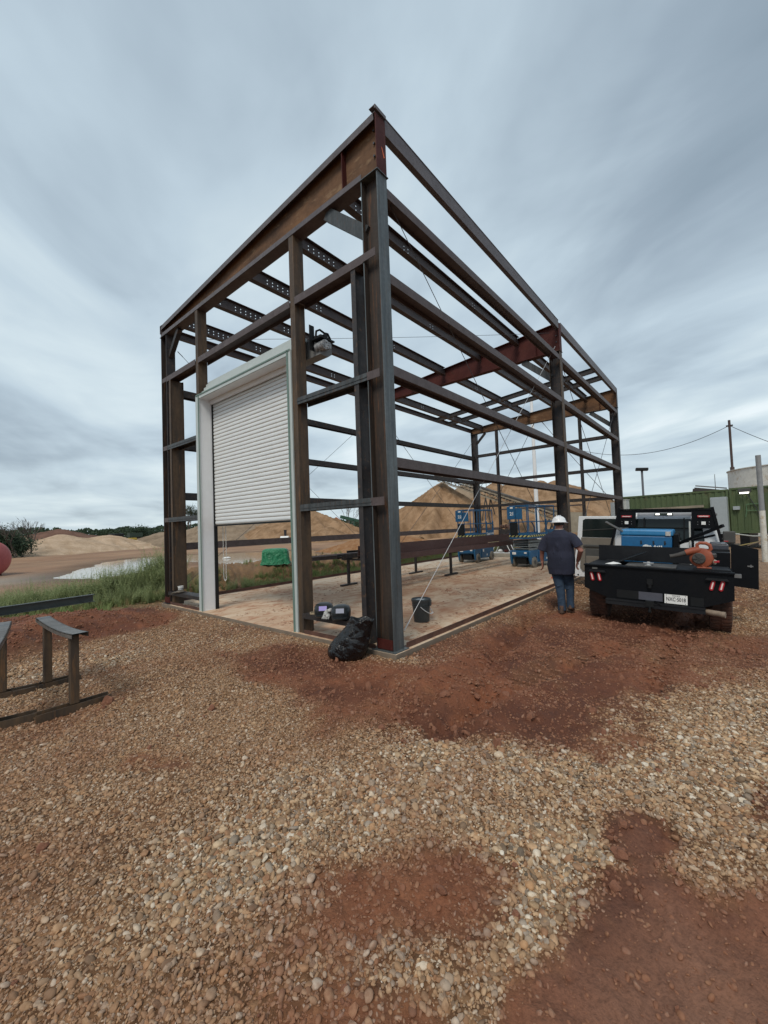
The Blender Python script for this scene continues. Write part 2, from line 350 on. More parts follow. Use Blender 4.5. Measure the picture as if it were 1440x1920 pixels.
cc, cl = soil(verts[:, 0], verts[:, 1])
a = me.color_attributes.new('soil', 'FLOAT_COLOR', 'POINT'); a.data.foreach_set('color', np.hstack([cc, cl[:, None]]).ravel())
m, t, p = mat_new('gravel_and_clay_ground')
at = N(t, 'ShaderNodeAttribute', attribute_name='soil'); geo = N(t, 'ShaderNodeNewGeometry'); pos = geo.outputs['Position']
vor = N(t, 'ShaderNodeTexVoronoi'); vor.inputs['Scale'].default_value = 26; t.links.new(mapping(t, pos, (1, 1, .6)), vor.inputs['Vector'])
sp = N(t, 'ShaderNodeSeparateColor'); t.links.new(vor.outputs['Color'], sp.inputs[0])
stone = ramp(t, sp.outputs[0], [(0, (.55, .5, .46)), (.35, (.95, .85, .75)), (.7, (1.25, 1.2, 1.1)), (.93, (2.0, 2.1, 2.15)), (1, (2.3, 2.4, 2.5))])
ncl = math_(t, 'SUBTRACT', 1.0, at.outputs['Alpha'])
fine = noise(t, pos, 60, 5, .65); mid = noise(t, pos, 7, 6, .6)
yy = N(t, 'ShaderNodeSeparateXYZ'); t.links.new(pos, yy.inputs[0])
nearm = ramp(t, math_(t, 'DIVIDE', yy.outputs[1], 12.0), [(.55, 1.0), (.75, .0)])
gfac = math_(t, 'MULTIPLY', math_(t, 'MULTIPLY', ncl, nearm), ramp(t, noise(t, pos, 1.1, 5, .6), [(.3, .35), (.6, 1.0)]))
c = mixc(t, math_(t, 'MULTIPLY', gfac, .8), at.outputs['Color'], mixc(t, 1.0, at.outputs['Color'], stone, 'MULTIPLY'))
big_ = noise(t, mapping(t, pos, (1, 1.6, 1)), .22, 8, .68, .4)
c = mixc(t, ramp(t, big_, [(.36, .55), (.52, 0.)]), c, mixc(t, 1.0, c, (.66, .58, .52), 'MULTIPLY'))
c = mixc(t, ramp(t, big_, [(.54, 0.), (.72, .4)]), c, mixc(t, 1.0, c, (1.35, 1.3, 1.25), 'MULTIPLY'))
c = mixc(t, ramp(t, fine, [(.32, .55), (.55, 0.)]), c, mixc(t, 1.0, c, (.45, .42, .4), 'MULTIPLY'))
c = mixc(t, ramp(t, mid, [(.38, .45), (.55, 0.)]), c, mixc(t, 1.0, c, (.62, .55, .5), 'MULTIPLY'))
t.links.new(c, p.inputs['Base Color']); setc(t, p.inputs['Roughness'], ramp(t, mid, [(.3, .55), (.6, .95)])); p.inputs['Specular IOR Level'].default_value = .3
hgt = math_(t, 'ADD', math_(t, 'ADD', math_(t, 'MULTIPLY', fine, .35), math_(t, 'MULTIPLY', noise(t, pos, 18, 5, .65), .8)), math_(t, 'MULTIPLY', math_(t, 'SUBTRACT', 1.0, vor.outputs['Distance']), math_(t, 'MULTIPLY', gfac, 1.0)))
bump(t, p, hgt, .75, .028)
me.materials.append(m)
g = bpy.data.objects.new('ground', me); col.objects.link(g); g['kind'] = 'structure'
# ---- water
wm, t, p = mat_new('muddy_pond_water'); setc(t, p.inputs['Base Color'], (.33, .24, .16)); p.inputs['Roughness'].default_value = .07
p.inputs['Specular IOR Level'].default_value = .9
bump(t, p, noise(t, mapping(t, N(t, 'ShaderNodeNewGeometry').outputs['Position'], (1, 1, 1)), 2.2, 3, .5), .14, .03)
ys = MB(); ys.add([(x, y, -.035) for x, y in ((-1, 16), (20, 10.5), (22, 30), (-1, 31))], [(0, 1, 2, 3)])
wo = ys.build('water', wm); wo['kind'] = 'structure'

# ---- instanced stuff (pebbles, clods, weeds) through geometry nodes
lib = bpy.data.collections.new('pebble_shapes')
def proto(name, v, f, mat, lc, smooth=True):
    me = bpy.data.meshes.new(name); me.from_pydata([tuple(x) for x in v], [], f); me.materials.append(mat)
    if smooth: me.polygons.foreach_set('use_smooth', [True]*len(me.polygons))
    o = bpy.data.objects.new(name, me); lc.objects.link(o); return o
pm, t, p = mat_new('river_pebble')
oi = N(t, 'ShaderNodeObjectInfo'); rnd = oi.outputs['Random']
cl_ = N(t, 'ShaderNodeAttribute', attribute_type='INSTANCER', attribute_name='clean').outputs['Fac']
ky = N(t, 'ShaderNodeAttribute', attribute_type='INSTANCER', attribute_name='clayey').outputs['Fac']
pc = ramp(t, rnd, [(0, (.12, .095, .07)), (.09, (.24, .155, .09)), (.22, (.40, .265, .15)), (.34, (.27, .135, .07)), (.45, (.47, .335, .205)), (.55, (.20, .165, .13)), (.65, (.44, .25, .125)), (.75, (.56, .41, .26)), (.84, (.31, .26, .21)), (.93, (.60, .49, .36)), (1, (.66, .60, .50))], 'LINEAR')
pc = mixc(t, math_(t, 'MULTIPLY', math_(t, 'SUBTRACT', 1.0, cl_), .42), pc, (.305, .165, .085))
v = N(t, 'ShaderNodeNewGeometry').outputs['Position']
sepn = N(t, 'ShaderNodeSeparateXYZ'); t.links.new(N(t, 'ShaderNodeNewGeometry').outputs['Normal'], sepn.inputs[0])
nn = noise(t, v, 45, 5, .6)
pc = mixc(t, ramp(t, nn, [(.42, 0.), (.62, .55)]), pc, mixc(t, 1.0, pc, (.62, .55, .5), 'MULTIPLY'))
pc = mixc(t, math_(t, 'MULTIPLY', ky, math_(t, 'ADD', .45, math_(t, 'MULTIPLY', nn, .7)), clamp=True), pc, (.20, .078, .042))
t.links.new(pc, p.inputs['Base Color']); p.inputs['Roughness'].default_value = .72; p.inputs['Specular IOR Level'].default_value = .35
bump(t, p, noise(t, v, 160, 4, .6), .25, .003)
for k in range(7):
    bm = bmesh.new(); bmesh.ops.create_icosphere(bm, subdivisions=2 if k < 4 else 1, radius=1)
    ax = (1.0, random.uniform(.58, .90), random.uniform(.34, .58)); off = [Vector((random.uniform(-1, 1), random.uniform(-1, 1), random.uniform(-1, 1))).normalized() for _ in range(5)]
    kk = [random.uniform(.62, .92) for _ in off]
    vv = []
    for q_ in bm.verts:
        d = q_.co.normalized(); s = 1.0
        for o_, c_ in zip(off, kk):
            dt = d.dot(o_)
            if dt > c_*.98: s *= (c_/dt)**.75
        s *= 1+.05*sin(3*d.x+k)+.04*cos(4*d.y+2*k)
        vv.append((d.x*s*ax[0], d.y*s*ax[1], d.z*s*ax[2]))
    ff = [[x.index for x in f_.verts] for f_ in bm.faces]; bm.free(); proto('pebble_shape', vv, ff, pm, lib, k < 4)
def scatter(name, pts, rot, scl, attrs, coll, label=None):
    me = bpy.data.meshes.new(name); me.vertices.add(len(pts)); me.vertices.foreach_set('co', np.ascontiguousarray(pts, dtype=np.float32).ravel())
    for nm, d in (('rot', rot), ('scl', scl)):
        a = me.attributes.new(nm, 'FLOAT_VECTOR', 'POINT'); a.data.foreach_set('vector', np.ascontiguousarray(d, dtype=np.float32).ravel())
    for nm, d in attrs.items():
        a = me.attributes.new(nm, 'FLOAT', 'POINT'); a.data.foreach_set('value', np.ascontiguousarray(d, dtype=np.float32))
    o = bpy.data.objects.new(name, me); col.objects.link(o); o['kind'] = 'stuff'
    if label: o['label'] = label
    ng = bpy.data.node_groups.new(name+'_scatter', 'GeometryNodeTree')
    ng.interface.new_socket('Geometry', in_out='INPUT', socket_type='NodeSocketGeometry'); ng.interface.new_socket('Geometry', in_out='OUTPUT', socket_type='NodeSocketGeometry')
    gi = ng.nodes.new('NodeGroupInput'); go = ng.nodes.new('NodeGroupOutput'); ip = ng.nodes.new('GeometryNodeInstanceOnPoints'); ci = ng.nodes.new('GeometryNodeCollectionInfo')
    ci.inputs['Collection'].default_value = coll; ci.inputs['Separate Children'].default_value = True; ci.inputs['Reset Children'].default_value = True
    ip.inputs['Pick Instance'].default_value = True
    def na_(n, ty):
        x = ng.nodes.new('GeometryNodeInputNamedAttribute'); x.data_type = ty; x.inputs['Name'].default_value = n; return x.outputs['Attribute']
    e2r = ng.nodes.new('FunctionNodeEulerToRotation'); ng.links.new(na_('rot', 'FLOAT_VECTOR'), e2r.inputs[0])
    ng.links.new(gi.outputs[0], ip.inputs['Points']); ng.links.new(ci.outputs[0], ip.inputs['Instance'])
    ng.links.new(e2r.outputs[0], ip.inputs['Rotation']); ng.links.new(na_('scl', 'FLOAT_VECTOR'), ip.inputs['Scale'])
    ri = ng.nodes.new('FunctionNodeRandomValue'); ri.data_type = 'INT'; ri.inputs['Min'].default_value = 0 if False else 0
    for s_ in ri.inputs:
        if s_.name == 'Max' and s_.type == 'INT': s_.default_value = len(coll.objects)-1
    ro = [s_ for s_ in ri.outputs if s_.type == 'INT'][0]; ng.links.new(ro, ip.inputs['Instance Index'])
    ng.links.new(ip.outputs[0], go.inputs[0])
    md = o.modifiers.new('scatter', 'NODES'); md.node_group = ng; return o
def sector(r0, r1, dens, half=.98):
    half = 1.55 if r1 < 3 else 1.25 if r1 < 5 else half
    n = int(dens*half*(r1*r1-r0*r0)); r = np.sqrt(rng.uniform(r0*r0, r1*r1, n)); a = rng.uniform(hd-half, hd+half, n)
    return CAM.x+r*np.cos(a), CAM.y+r*np.sin(a), r
X, Y, S_ = [], [], []
for r0, r1, de, sz in ((.05, 2.6, 11500, .0076), (2.6, 4.5, 8200, .0080), (4.5, 7, 5200, .0087), (7, 10, 2600, .0100), (10, 15, 600, .014)):
    x, y, r = sector(r0, r1, de); X.append(x); Y.append(y); S_.append(np.full(len(x), sz))
x = np.concatenate(X); y = np.concatenate(Y); s = np.concatenate(S_)
cl = clay_at(x, y); inside = (x > -.075) & (x < 16.2) & (y > -.085) & (y < 7.2)
bare = sstep(.55, .9, fbm(x*.9, y*.9, 4, 101)+.12)
pr = np.clip(1-cl*1.02, .07, 1)**1.1
patch = sstep(.46, .62, fbm(x*1.3, y*1.3, 4, 111)); pr = np.maximum(pr, .42*patch*(cl > .4)*(sdpoly(x, y, CLAY[0][0]) < .05))
pr = np.where(y > 7.2, np.clip(1-(y-7.2)/1.2, 0, 1)*.5, pr)
keep = (rng.uniform(0, 1, len(x)) < pr) & ~inside
x, y, s, cl = x[keep], y[keep], s[keep], cl[keep]; n = len(x)
CLEAN = [(-2.2, -2.55, .42), (-1.9, -2.60, .35), (-1.2, -2.2, .5), (-2.2, -1.5, .4), (-3.0, -1.15, .4), (-2.55, -1.2, .6), (-1.6, -1.6, .6), (-.6, -3.0, .7), (.4, -3.7, 1.0), (-2.9, -1.55, .4), (.1, -.35, .35), (-2.9, -2.15, .3), (-2.6, 3.5, .9)]
clean = np.zeros(n)
for cx, cy, rr in CLEAN: clean = np.maximum(clean, np.exp(-((x-cx)**2+(y-cy)**2)/rr**2))
clean = np.clip(clean*(.6+.9*fbm(x*3, y*3, 3, 121))+(fbm(x*1.1, y*1.1, 3, 131)-.5)*.7, 0, 1)
big = rng.lognormal(0, .46, n); big = np.where(rng.uniform(0, 1, n) < .02*(1+2.5*clean), big*2.0, big)
sc = (s*np.clip(big, .45, 3.2)*(.9+.30*clean))[:, None]*rng.uniform(.8, 1.2, (n, 3))
rot = np.stack([rng.normal(0, .45, n), rng.normal(0, .45, n), rng.uniform(0, 2*pi, n)], 1)
z = height(x, y)+sc[:, 2]*rng.uniform(-.25, .42, n)*(1-.6*(cl > .4))
scatter('gravel', np.stack([x, y, z], 1), rot, sc, {'clean': clean, 'clayey': np.clip(cl*1.3+.13*(1-clean)+(fbm(x*1.6, y*1.6, 5, 141, .6)-.52)*1.5, 0, 1)}, lib, 'brown river gravel pebbles spread over the yard')
print('pebbles', n)
# clay clods on the ground
clm = mat_two('clay_clod', (.16, .058, .032), (.26, .12, .068), 14, .35, .65, .9, 0, (1, 1, 1), .4)
libc = bpy.data.collections.new('clod_shapes')
for k in range(4):
    bm = bmesh.new(); bmesh.ops.create_icosphere(bm, subdivisions=2, radius=1); vv = []
    for q_ in bm.verts:
        d = q_.co.normalized(); s1 = .72+.5*random.random()*.6+.15*sin(5*d.x+k)*cos(4*d.y); vv.append((d.x*s1, d.y*s1*.85, d.z*s1*.6))
    ff = [[a_.index for a_ in f_.verts] for f_ in bm.faces]; bm.free(); proto('clod_shape', vv, ff, clm, libc, False)
x, y, r = sector(1.2, 11, 420); cl = clay_at(x, y); mudz = sdpoly(x, y, CLAY[0][0]) > .1
keep = (rng.uniform(0, 1, len(x)) < np.where(mudz, .12, cl*(.15+.85*sstep(.45, .6, fbm(x*1.5, y*1.5, 4, 151))))) & ~((x > -.2) & (x < 16.2) & (y > -.2) & (y < 7.2))
x, y = x[keep], y[keep]; n = len(x); sz = .0095*rng.lognormal(0, .6, n); sc = sz[:, None]*rng.uniform(.75, 1.25, (n, 3))
scatter('clay_clods', np.stack([x, y, height(x, y)+sz*.2], 1), rng.uniform(0, 6.28, (n, 3)), sc, {}, libc, 'red clay clods scattered over the muddy ground')
# ================================================================ SLAB
sm, t, p = mat_new('muddy_concrete_slab'); v = N(t, 'ShaderNodeNewGeometry').outputs['Position']
n1 = noise(t, v, .55, 6, .65, .4); n2 = noise(t, mapping(t, v, (1.0, 1.5, 1), (0, 0, rad(-32))), 2.2, 8, .72, .9); n3 = noise(t, v, 9, 5, .65)
c = mixc(t, ramp(t, n3, [(.3, 0.), (.7, 1.)]), (.54, .48, .39), (.66, .60, .50))
sx = N(t, 'ShaderNodeSeparateXYZ'); t.links.new(v, sx.inputs[0])
farc = ramp(t, math_(t, 'DIVIDE', sx.outputs[0], 16.0), [(.0, .12), (.10, .2), (.45, .14), (.72, -.0)])
edge = ramp(t, math_(t, 'DIVIDE', sx.outputs[1], 7.0), [(.02, 0.), (.10, .12), (.5, .12), (.92, 0.0)])
s1 = math_(t, 'ADD', math_(t, 'ADD', math_(t, 'MULTIPLY', n1, .55), math_(t, 'MULTIPLY', n2, .55)), math_(t, 'MULTIPLY', math_(t, 'ADD', farc, edge), .7))
c = mixc(t, ramp(t, s1, [(.44, 0.), (.64, .85)]), c, (.56, .40, .26))
c = mixc(t, ramp(t, s1, [(.64, 0.), (.80, .8)]), c, (.38, .19, .10))
c = mixc(t, ramp(t, n2, [(.53, 0.), (.62, .8)]), c, (.35, .15, .07))
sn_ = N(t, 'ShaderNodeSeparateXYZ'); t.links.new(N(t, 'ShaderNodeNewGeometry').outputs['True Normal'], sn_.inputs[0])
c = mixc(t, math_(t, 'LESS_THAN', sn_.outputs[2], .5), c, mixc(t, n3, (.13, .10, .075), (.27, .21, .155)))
t.links.new(c, p.inputs['Base Color']); setc(t, p.inputs['Roughness'], ramp(t, n3, [(.3, .6), (.7, .9)])); bump(t, p, n2, .35, .01)
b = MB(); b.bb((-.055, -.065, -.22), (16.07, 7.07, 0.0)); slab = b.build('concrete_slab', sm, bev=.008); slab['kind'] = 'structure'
n = 12000; x = rng.uniform(0.1, 13, n); y = rng.uniform(.25, 6.7, n); k = rng.uniform(0, 1, n) < sstep(.42, .62, fbm(x*1.1, y*2.3, 4, 161))*(1-.7*sstep(8, 12, x))
x, y = x[k], y[k]; n = len(x); sz = .0058*np.clip(rng.lognormal(0, .5, n), .3, 2.4); sc = sz[:, None]*np.stack([rng.uniform(1.0, 3.2, n), rng.uniform(.7, 1.2, n), rng.uniform(.35, .8, n)], 1)
scatter('slab_mud_crumbs', np.stack([x, y, sz*.2], 1), np.stack([np.zeros(n), np.zeros(n), rng.normal(-.87, .35, n)], 1), sc, {}, libc, 'crumbs of dried red mud on the concrete slab')

# ================================================================ STEEL FRAME BUILDING
W_, D_, MX = 6.99, 16.0, 7.97
def roof(y): return 7.235-.0735*y
ZB = 6.43
fr = thing('steel_building_frame', 'tall open steel building frame with single slope roof standing on the concrete slab', 'building frame')
def P_(mb, name, mat, **k): return mb.build(name, mat, fr, **k)
# columns: flanges face +-Y, web in the YZ plane
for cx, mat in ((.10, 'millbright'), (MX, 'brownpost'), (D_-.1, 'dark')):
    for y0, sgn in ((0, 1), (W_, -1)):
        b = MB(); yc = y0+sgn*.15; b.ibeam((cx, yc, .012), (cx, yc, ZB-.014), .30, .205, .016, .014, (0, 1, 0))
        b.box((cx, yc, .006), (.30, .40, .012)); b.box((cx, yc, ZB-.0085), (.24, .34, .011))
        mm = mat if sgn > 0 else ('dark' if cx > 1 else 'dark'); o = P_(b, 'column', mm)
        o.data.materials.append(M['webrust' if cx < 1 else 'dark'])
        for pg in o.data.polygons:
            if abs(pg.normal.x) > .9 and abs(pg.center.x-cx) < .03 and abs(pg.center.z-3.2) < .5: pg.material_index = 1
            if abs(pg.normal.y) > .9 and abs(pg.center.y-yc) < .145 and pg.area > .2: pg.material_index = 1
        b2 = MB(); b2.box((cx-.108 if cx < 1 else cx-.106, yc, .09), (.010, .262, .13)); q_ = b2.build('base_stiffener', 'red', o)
# roof beams: level bottom flange, top flange follows the roof slope
def roof_beam(cx, mat_web, mat_fl, endmat):
    w_ = MB(); w_.poly([(.012, ZB), (W_-.004, ZB), (W_-.004, roof(W_)-.012), (.012, roof(.012)-.012)], (cx-.006, cx+.006), 'x')
    o = P_(w_, 'roof_beam', mat_web)
    f_ = MB(); f_.box((cx, W_/2, ZB+.006), (.20, W_-.03, .014))
    L = math.hypot(W_, .0735*W_); f_.box((cx, W_/2, roof(W_/2)-.006), (.20, L, .014), R=Matrix.Rotation(-math.atan(.0735), 3, 'X'))
    f_.build('beam_flange', mat_fl, o)
    e = MB(); e.bb((cx-.10, -.008, ZB-.01), (cx+.10, .006, roof(0)-.02)); e.build('end_plate', endmat, o)
    e = MB(); e.bb((cx-.095, W_-.003, ZB-.01), (cx+.095, W_+.006, roof(W_)-.02)); e.build('end_plate', 'dark', o)
    for ys in (.66,):
        s_ = MB()
        for sg in (-1, 1): s_.bb((cx+sg*.0065 if sg > 0 else cx-.095, ys-.006, ZB+.014), (cx+.095 if sg > 0 else cx-.0065, ys+.006, roof(ys)-.016))
        s_.build('web_stiffener', 'red', o)
    for k in range(3):
        h_ = MB(); h_.cyl((cx-.012, .10, 6.72+.18*k), (cx-.03, .10, 6.72+.18*k), .016, n=6); h_.build('bolt', 'cable', o)
    return o
rb = roof_beam(.10, 'rust', 'girt', 'red'); roof_beam(MX, 'red', 'red', 'red'); roof_beam(D_-.1, 'rust', 'dark', 'dark')
pk = MB(); pk.add([(.145, -.0105, 6.66), (.165, -.0105, 6.68), (.115, -.0105, 6.79), (.098, -.0105, 6.80)], [(0, 1, 2, 3)]); pk.build('paint_mark', mat_plain('orange_marking_paint', (.75, .16, .05), .6), rb)
b = MB(); Ry_ = Matrix.Rotation(-math.atan(.0735), 3, 'X'); y0_, y1_ = .02, W_-.01
b.box((-.004, (y0_+y1_)/2, roof((y0_+y1_)/2)-.062), (.008, (y1_-y0_), .098), R=Ry_); b.build('rake_strip', 'rake', rb)
b = MB(); b.bb((-.008, .285, ZB+.002), (-.0005, W_-.01, ZB+.085)); b.build('rake_strip', 'rake', rb)
# purlins: I sections between the beams, the first bay's with punched bolt holes
def web_with_holes(mb, x0, x1, z0, z1, y, t, groups):
    xs = [x0]; hs = []
    for g0, nh, st in groups:
        for k in range(nh): hs.append(g0+k*st)
    s_ = .026; zr = [(z0+z1)/2-.035, (z0+z1)/2+.035]; cur = x0
    for h in sorted(hs):
        mb.bb((cur, y-t/2, z0), (h-s_/2, y+t/2, z1)); cur = h+s_/2
        e = [z0, zr[0]-s_/2, zr[0]+s_/2, zr[1]-s_/2, zr[1]+s_/2, z1]
        for a_, b_ in ((0, 1), (2, 3), (4, 5)): mb.bb((h-s_/2, y-t/2, e[a_]), (h+s_/2, y+t/2, e[b_]))
    mb.bb((cur, y-t/2, z0), (x1, y+t/2, z1))
for k, y in enumerate((1.19, 2.44, 3.78, 5.04, 6.31)):
    for bay, (x0, x1) in enumerate(((.11, MX-.01), (MX+.01, D_-.11))):
        zt = roof(y)+.022; b = MB(); d = .262
        gr = [(x0+.28, 2, .10), (x0+.75, 6, .13), (x0+2.1, 2, .13), (x0+4.9, 2, .13)] if bay == 0 else [(x0+2.2, 2, .13), (x0+4.6, 3, .13)]
        web_with_holes(b, x0, x1, zt-d+.010, zt-.010, y, .008, gr)
        b.bb((x0+.10, y-.065, zt-.0095), (x1-.10, y+.065, zt)); b.bb((x0+.10, y-.065, zt-d), (x1-.10, y+.065, zt-d+.0095))
        P_(b, 'purlin', 'purlin')
        for xe in (x0+.10, x1-.20):
            b = MB(); b.bb((xe, y+.0045, zt-d+.012), (xe+.10, y+.011, zt-.012)); cl_p = b.build('purlin_clip', 'red', fr)
            for dz in (.06, .14): b = MB(); b.cyl((xe+.05, y-.014, zt-dz), (xe+.05, y-.0045, zt-dz), .013, n=6); b.build('bolt', 'scratched', cl_p)
# eave struts, channel webs outward
for y, sg, nm in ((0, 1, 'eave_strut'), (W_, -1, 'eave_strut')):
    for x0, x1 in ((-.02, MX-.104), (MX+.104, D_+.02)):
        zt = roof(y)+(.055 if y == 0 else -.01); d = .25 if y == 0 else .2; b = MB()
        b.bb((x0, y-.004 if sg > 0 else y-.004, zt-d), (x1, y+.006, zt))
        b.bb((x0, y+sg*.0062, zt-d+.001), (x1, y+sg*.085, zt-d+.011)); b.bb((x0, y+sg*.0062, zt-.011), (x1, y+sg*.085, zt-.001))
        if y == 0 and x0 < 0:  # starts behind the red end plate
            b = MB(); b.bb((.203, -.004, zt-d), (x1, .006, zt)); b.bb((-.03, -.030, zt-.05), (.2025, -.012, zt+.0)); b.bb((-.03, -.0115, zt-.012), (x1, .08, zt-.002)); b.bb((.203, .0062, zt-d+.001), (x1, .085, zt-d+.011))
        P_(b, nm, 'rake' if y == 0 else 'girt')
# wall girts: I sections lying flat (flanges vertical)
def girt(p0, p1, d=.20, w=.135, mat='girt', name='wall_girt'): # p at centre
    b = MB(); p0 = Vector(p0); p1 = Vector(p1); dr = (p1-p0).normalized(); side = Vector((-dr.y, dr.x, 0))
    b.ibeam(p0, p1, d, w, .010, .008, side); return P_(b, name, mat)
for zt in (6.29, 5.085, 3.81, 2.555):
    for x0, x1 in ((.206, MX-.104), (MX+.104, D_-.206)):
        girt((x0, .104, zt-.07), (x1, .104, zt-.07))
for zt in (5.20, 3.90, 2.65, 1.42):
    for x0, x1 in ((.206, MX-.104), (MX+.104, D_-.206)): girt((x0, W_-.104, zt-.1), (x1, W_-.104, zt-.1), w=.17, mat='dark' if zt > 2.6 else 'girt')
YS = (1.55, 5.57)
for zt in (5.30, 3.88, 2.60):
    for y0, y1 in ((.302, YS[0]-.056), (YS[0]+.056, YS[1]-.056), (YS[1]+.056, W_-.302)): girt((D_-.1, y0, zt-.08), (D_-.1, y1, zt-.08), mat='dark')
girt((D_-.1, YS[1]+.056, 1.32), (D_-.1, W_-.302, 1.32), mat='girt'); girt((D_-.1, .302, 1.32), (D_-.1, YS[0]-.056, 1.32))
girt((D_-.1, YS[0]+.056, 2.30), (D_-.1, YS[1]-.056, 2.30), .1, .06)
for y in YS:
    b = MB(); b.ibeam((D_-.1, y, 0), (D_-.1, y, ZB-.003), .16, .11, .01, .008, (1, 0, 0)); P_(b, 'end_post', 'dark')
# front wall posts
for y, d, wd, mat in ((1.875, .20, .118, 'brownpost'), (5.17, .20, .112, 'brownpost')):
    b = MB(); b.chan((.0, y-wd/2, 0), (.0, y-wd/2, ZB-.003), .0001, .0001); b = MB()
    b.poly([(0, y-wd/2), (d, y-wd/2), (d, y-wd/2+.012), (.012, y-wd/2+.012), (.012, y+wd/2), (0, y+wd/2)], (0, ZB-.003), 'z')
    b.poly([(d-.010, y-wd/2+.013), (d, y-wd/2+.013), (d, y+wd/2), (d-.010, y+wd/2)], (0, ZB-.003), 'z'); P_(b, 'end_post', mat)
for y, wd, mat, zt, fl in ((.51, .085, 'dark', 5.27, 1), (6.52, .085, 'brownpost', 5.27, -1)):
    b = MB(); b.ibeam((.14, y, .33 if fl < 0 else 0.0), (.14, y, zt), .28 if fl > 0 else .30, wd, .010, .008, (1, 0, 0))
    if fl < 0: b.bb((-.008, y-.02, .33), (.30, y-.030, zt-.02)); b.bb((.03, 6.56, 0.0), (.25, 6.74, .27))
    P_(b, 'end_post', mat)
# front girts and low sill girts
for zt in (5.38, 3.73, 2.02):
    segs = [(.30, 1.81), (5.232, 6.69)] if zt < 5 else [(.30, 1.81), (1.94, 5.108), (5.232, 6.69)]
    for y0, y1 in segs:
        b = MB(); h = .105 if zt < 5 else .12
        b.bb((-.012, y0, zt-h), (-.003, y1, zt)); b.bb((-.003, y0, zt-h*.42), (.20, y1, zt-h*.34)); b.bb((.20, y0, zt-h), (.209, y1, zt))
        if zt < 5: b.bb((-.020, y0, zt-h*.60), (-.0125, y1, zt-h*.45))
        P_(b, 'wall_girt', 'girt' if zt > 5 else 'mill')
    b = MB(); b.bb((-.0145, .07, zt-.11), (-.008, .299, zt+.0)); b.build('girt_clip', 'girt', fr)
    b = MB(); b.bb((-.0145, 6.691, zt-.10), (-.008, 6.92, zt)); b.build('girt_clip', 'girt', fr)
for y0, y1, z in ((.555, 1.81, .31), (5.232, 6.75, .29)):
    b = MB(); b.bb((-.03, y0, z-.010), (.22, y1, z)); b.bb((-.03, y0, z-.07), (-.02, y1, z-.0105)); b.bb((.21, y0, z-.07), (.22, y1, z-.0105)); P_(b, 'sill_girt', 'dark')
# base angles round the slab
for a_, b_ in (((.25, -.012, .0), (D_-.3, -.002, .075)), ((.25, W_+.002, .0), (D_-.3, W_+.012, .075)), ((-.012, .32, 0), (-.002, 1.80, .06)), ((-.012, 5.25, 0), (-.002, 6.68, .06)), ((D_+.002, .3, 0), (D_+.012, 1.5, .07)), ((D_+.002, 5.6, 0), (D_+.012, 6.7, .07))):
    b = MB(); b.bb(a_, b_); lo = list(a_); hi = list(b_)
    if b_[0]-a_[0] > 1: lo[1], hi[1] = (a_[1]+.0105, a_[1]+.085) if a_[1] < 1 else (a_[1]-.075, a_[1]-.0005)
    else: lo[0], hi[0] = (a_[0]+.0105, a_[0]+.085) if a_[0] < 1 else (a_[0]-.075, a_[0]-.0005)
    hi[2] = .009; lo[2] = .001; b.bb(lo, hi); P_(b, 'base_angle', mat_two('base_angle_rust', (.075, .035, .026), (.13, .06, .04), 3, .4, .6, .7))
# knee braces at every column
for cx in (.1, MX, D_-.1):
    for y0, sg in ((0, 1), (W_, -1)):
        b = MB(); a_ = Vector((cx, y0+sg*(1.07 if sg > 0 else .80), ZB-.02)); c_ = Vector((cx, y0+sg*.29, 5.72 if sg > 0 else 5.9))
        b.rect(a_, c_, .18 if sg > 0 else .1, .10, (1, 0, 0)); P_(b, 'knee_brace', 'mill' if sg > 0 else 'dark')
# pair of cross members carried between the purlins of the second bay
pys = [.012, 1.19, 2.44, 3.78, 5.04, 6.31, W_-.01]
for cx in (12.35, 13.45):
    b = MB()
    for y0, y1 in zip(pys[:-1], pys[1:]):
        a_ = Vector((cx, y0+.067, roof(y0)-.115)); c_ = Vector((cx, y1-.067, roof(y1)-.115)); b.ibeam(a_, c_, .19, .10)
    P_(b, 'cross_member', 'dark')
# brace cables
CB = [((.33, .1, 6.27), (MX-.15, .1, .25), 0, .006), ((MX-.15, .10, 6.55), (.35, .1, .20), 1, .0052), ((.33, 6.85, 6.15), (MX-.1, 6.85, .3), 0, .006), ((MX-.1, 6.85, 6.1), (.3, 6.85, .3), 0, .006),
      ((.2, 6.6, 6.33), (MX-.1, .25, 7.0), 0, .005), ((8.2, .1, 6.3), (15.7, .1, .3), 0, .009), ((15.7, .1, 6.2), (8.2, .1, .3), 0, .009), ((8.2, 6.85, 6.0), (15.7, 6.85, .3), 0, .009), ((15.7, 6.85, 6.0), (8.2, 6.85, .3), 0, .009),
      ((15.86, 3.2, 6.4), (15.86, .35, 2.35), 0, .012), ((15.86, 3.6, 6.4), (15.86, 6.6, 1.4), 0, .012)]
for a_, c_, lt, r_ in CB:
    a_ = Vector(a_); c_ = Vector(c_); n_ = 10; pts = [a_.lerp(c_, k/n_)-Vector((0, 0, .05*4*(k/n_)*(1-k/n_)*(1 if abs(a_.y-.1) > .2 else .2))) for k in range(n_+1)]
    b = MB(); b.tube(pts, r_, 5)
    for e_, o_ in ((a_, 1), (c_, -1)):
        dd = (c_-a_).normalized()*o_; b.tube([e_, e_+dd*.16], r_*1.6, 5)
    P_(b, 'brace_cable', 'cablelight' if lt else 'cable', smooth=True)
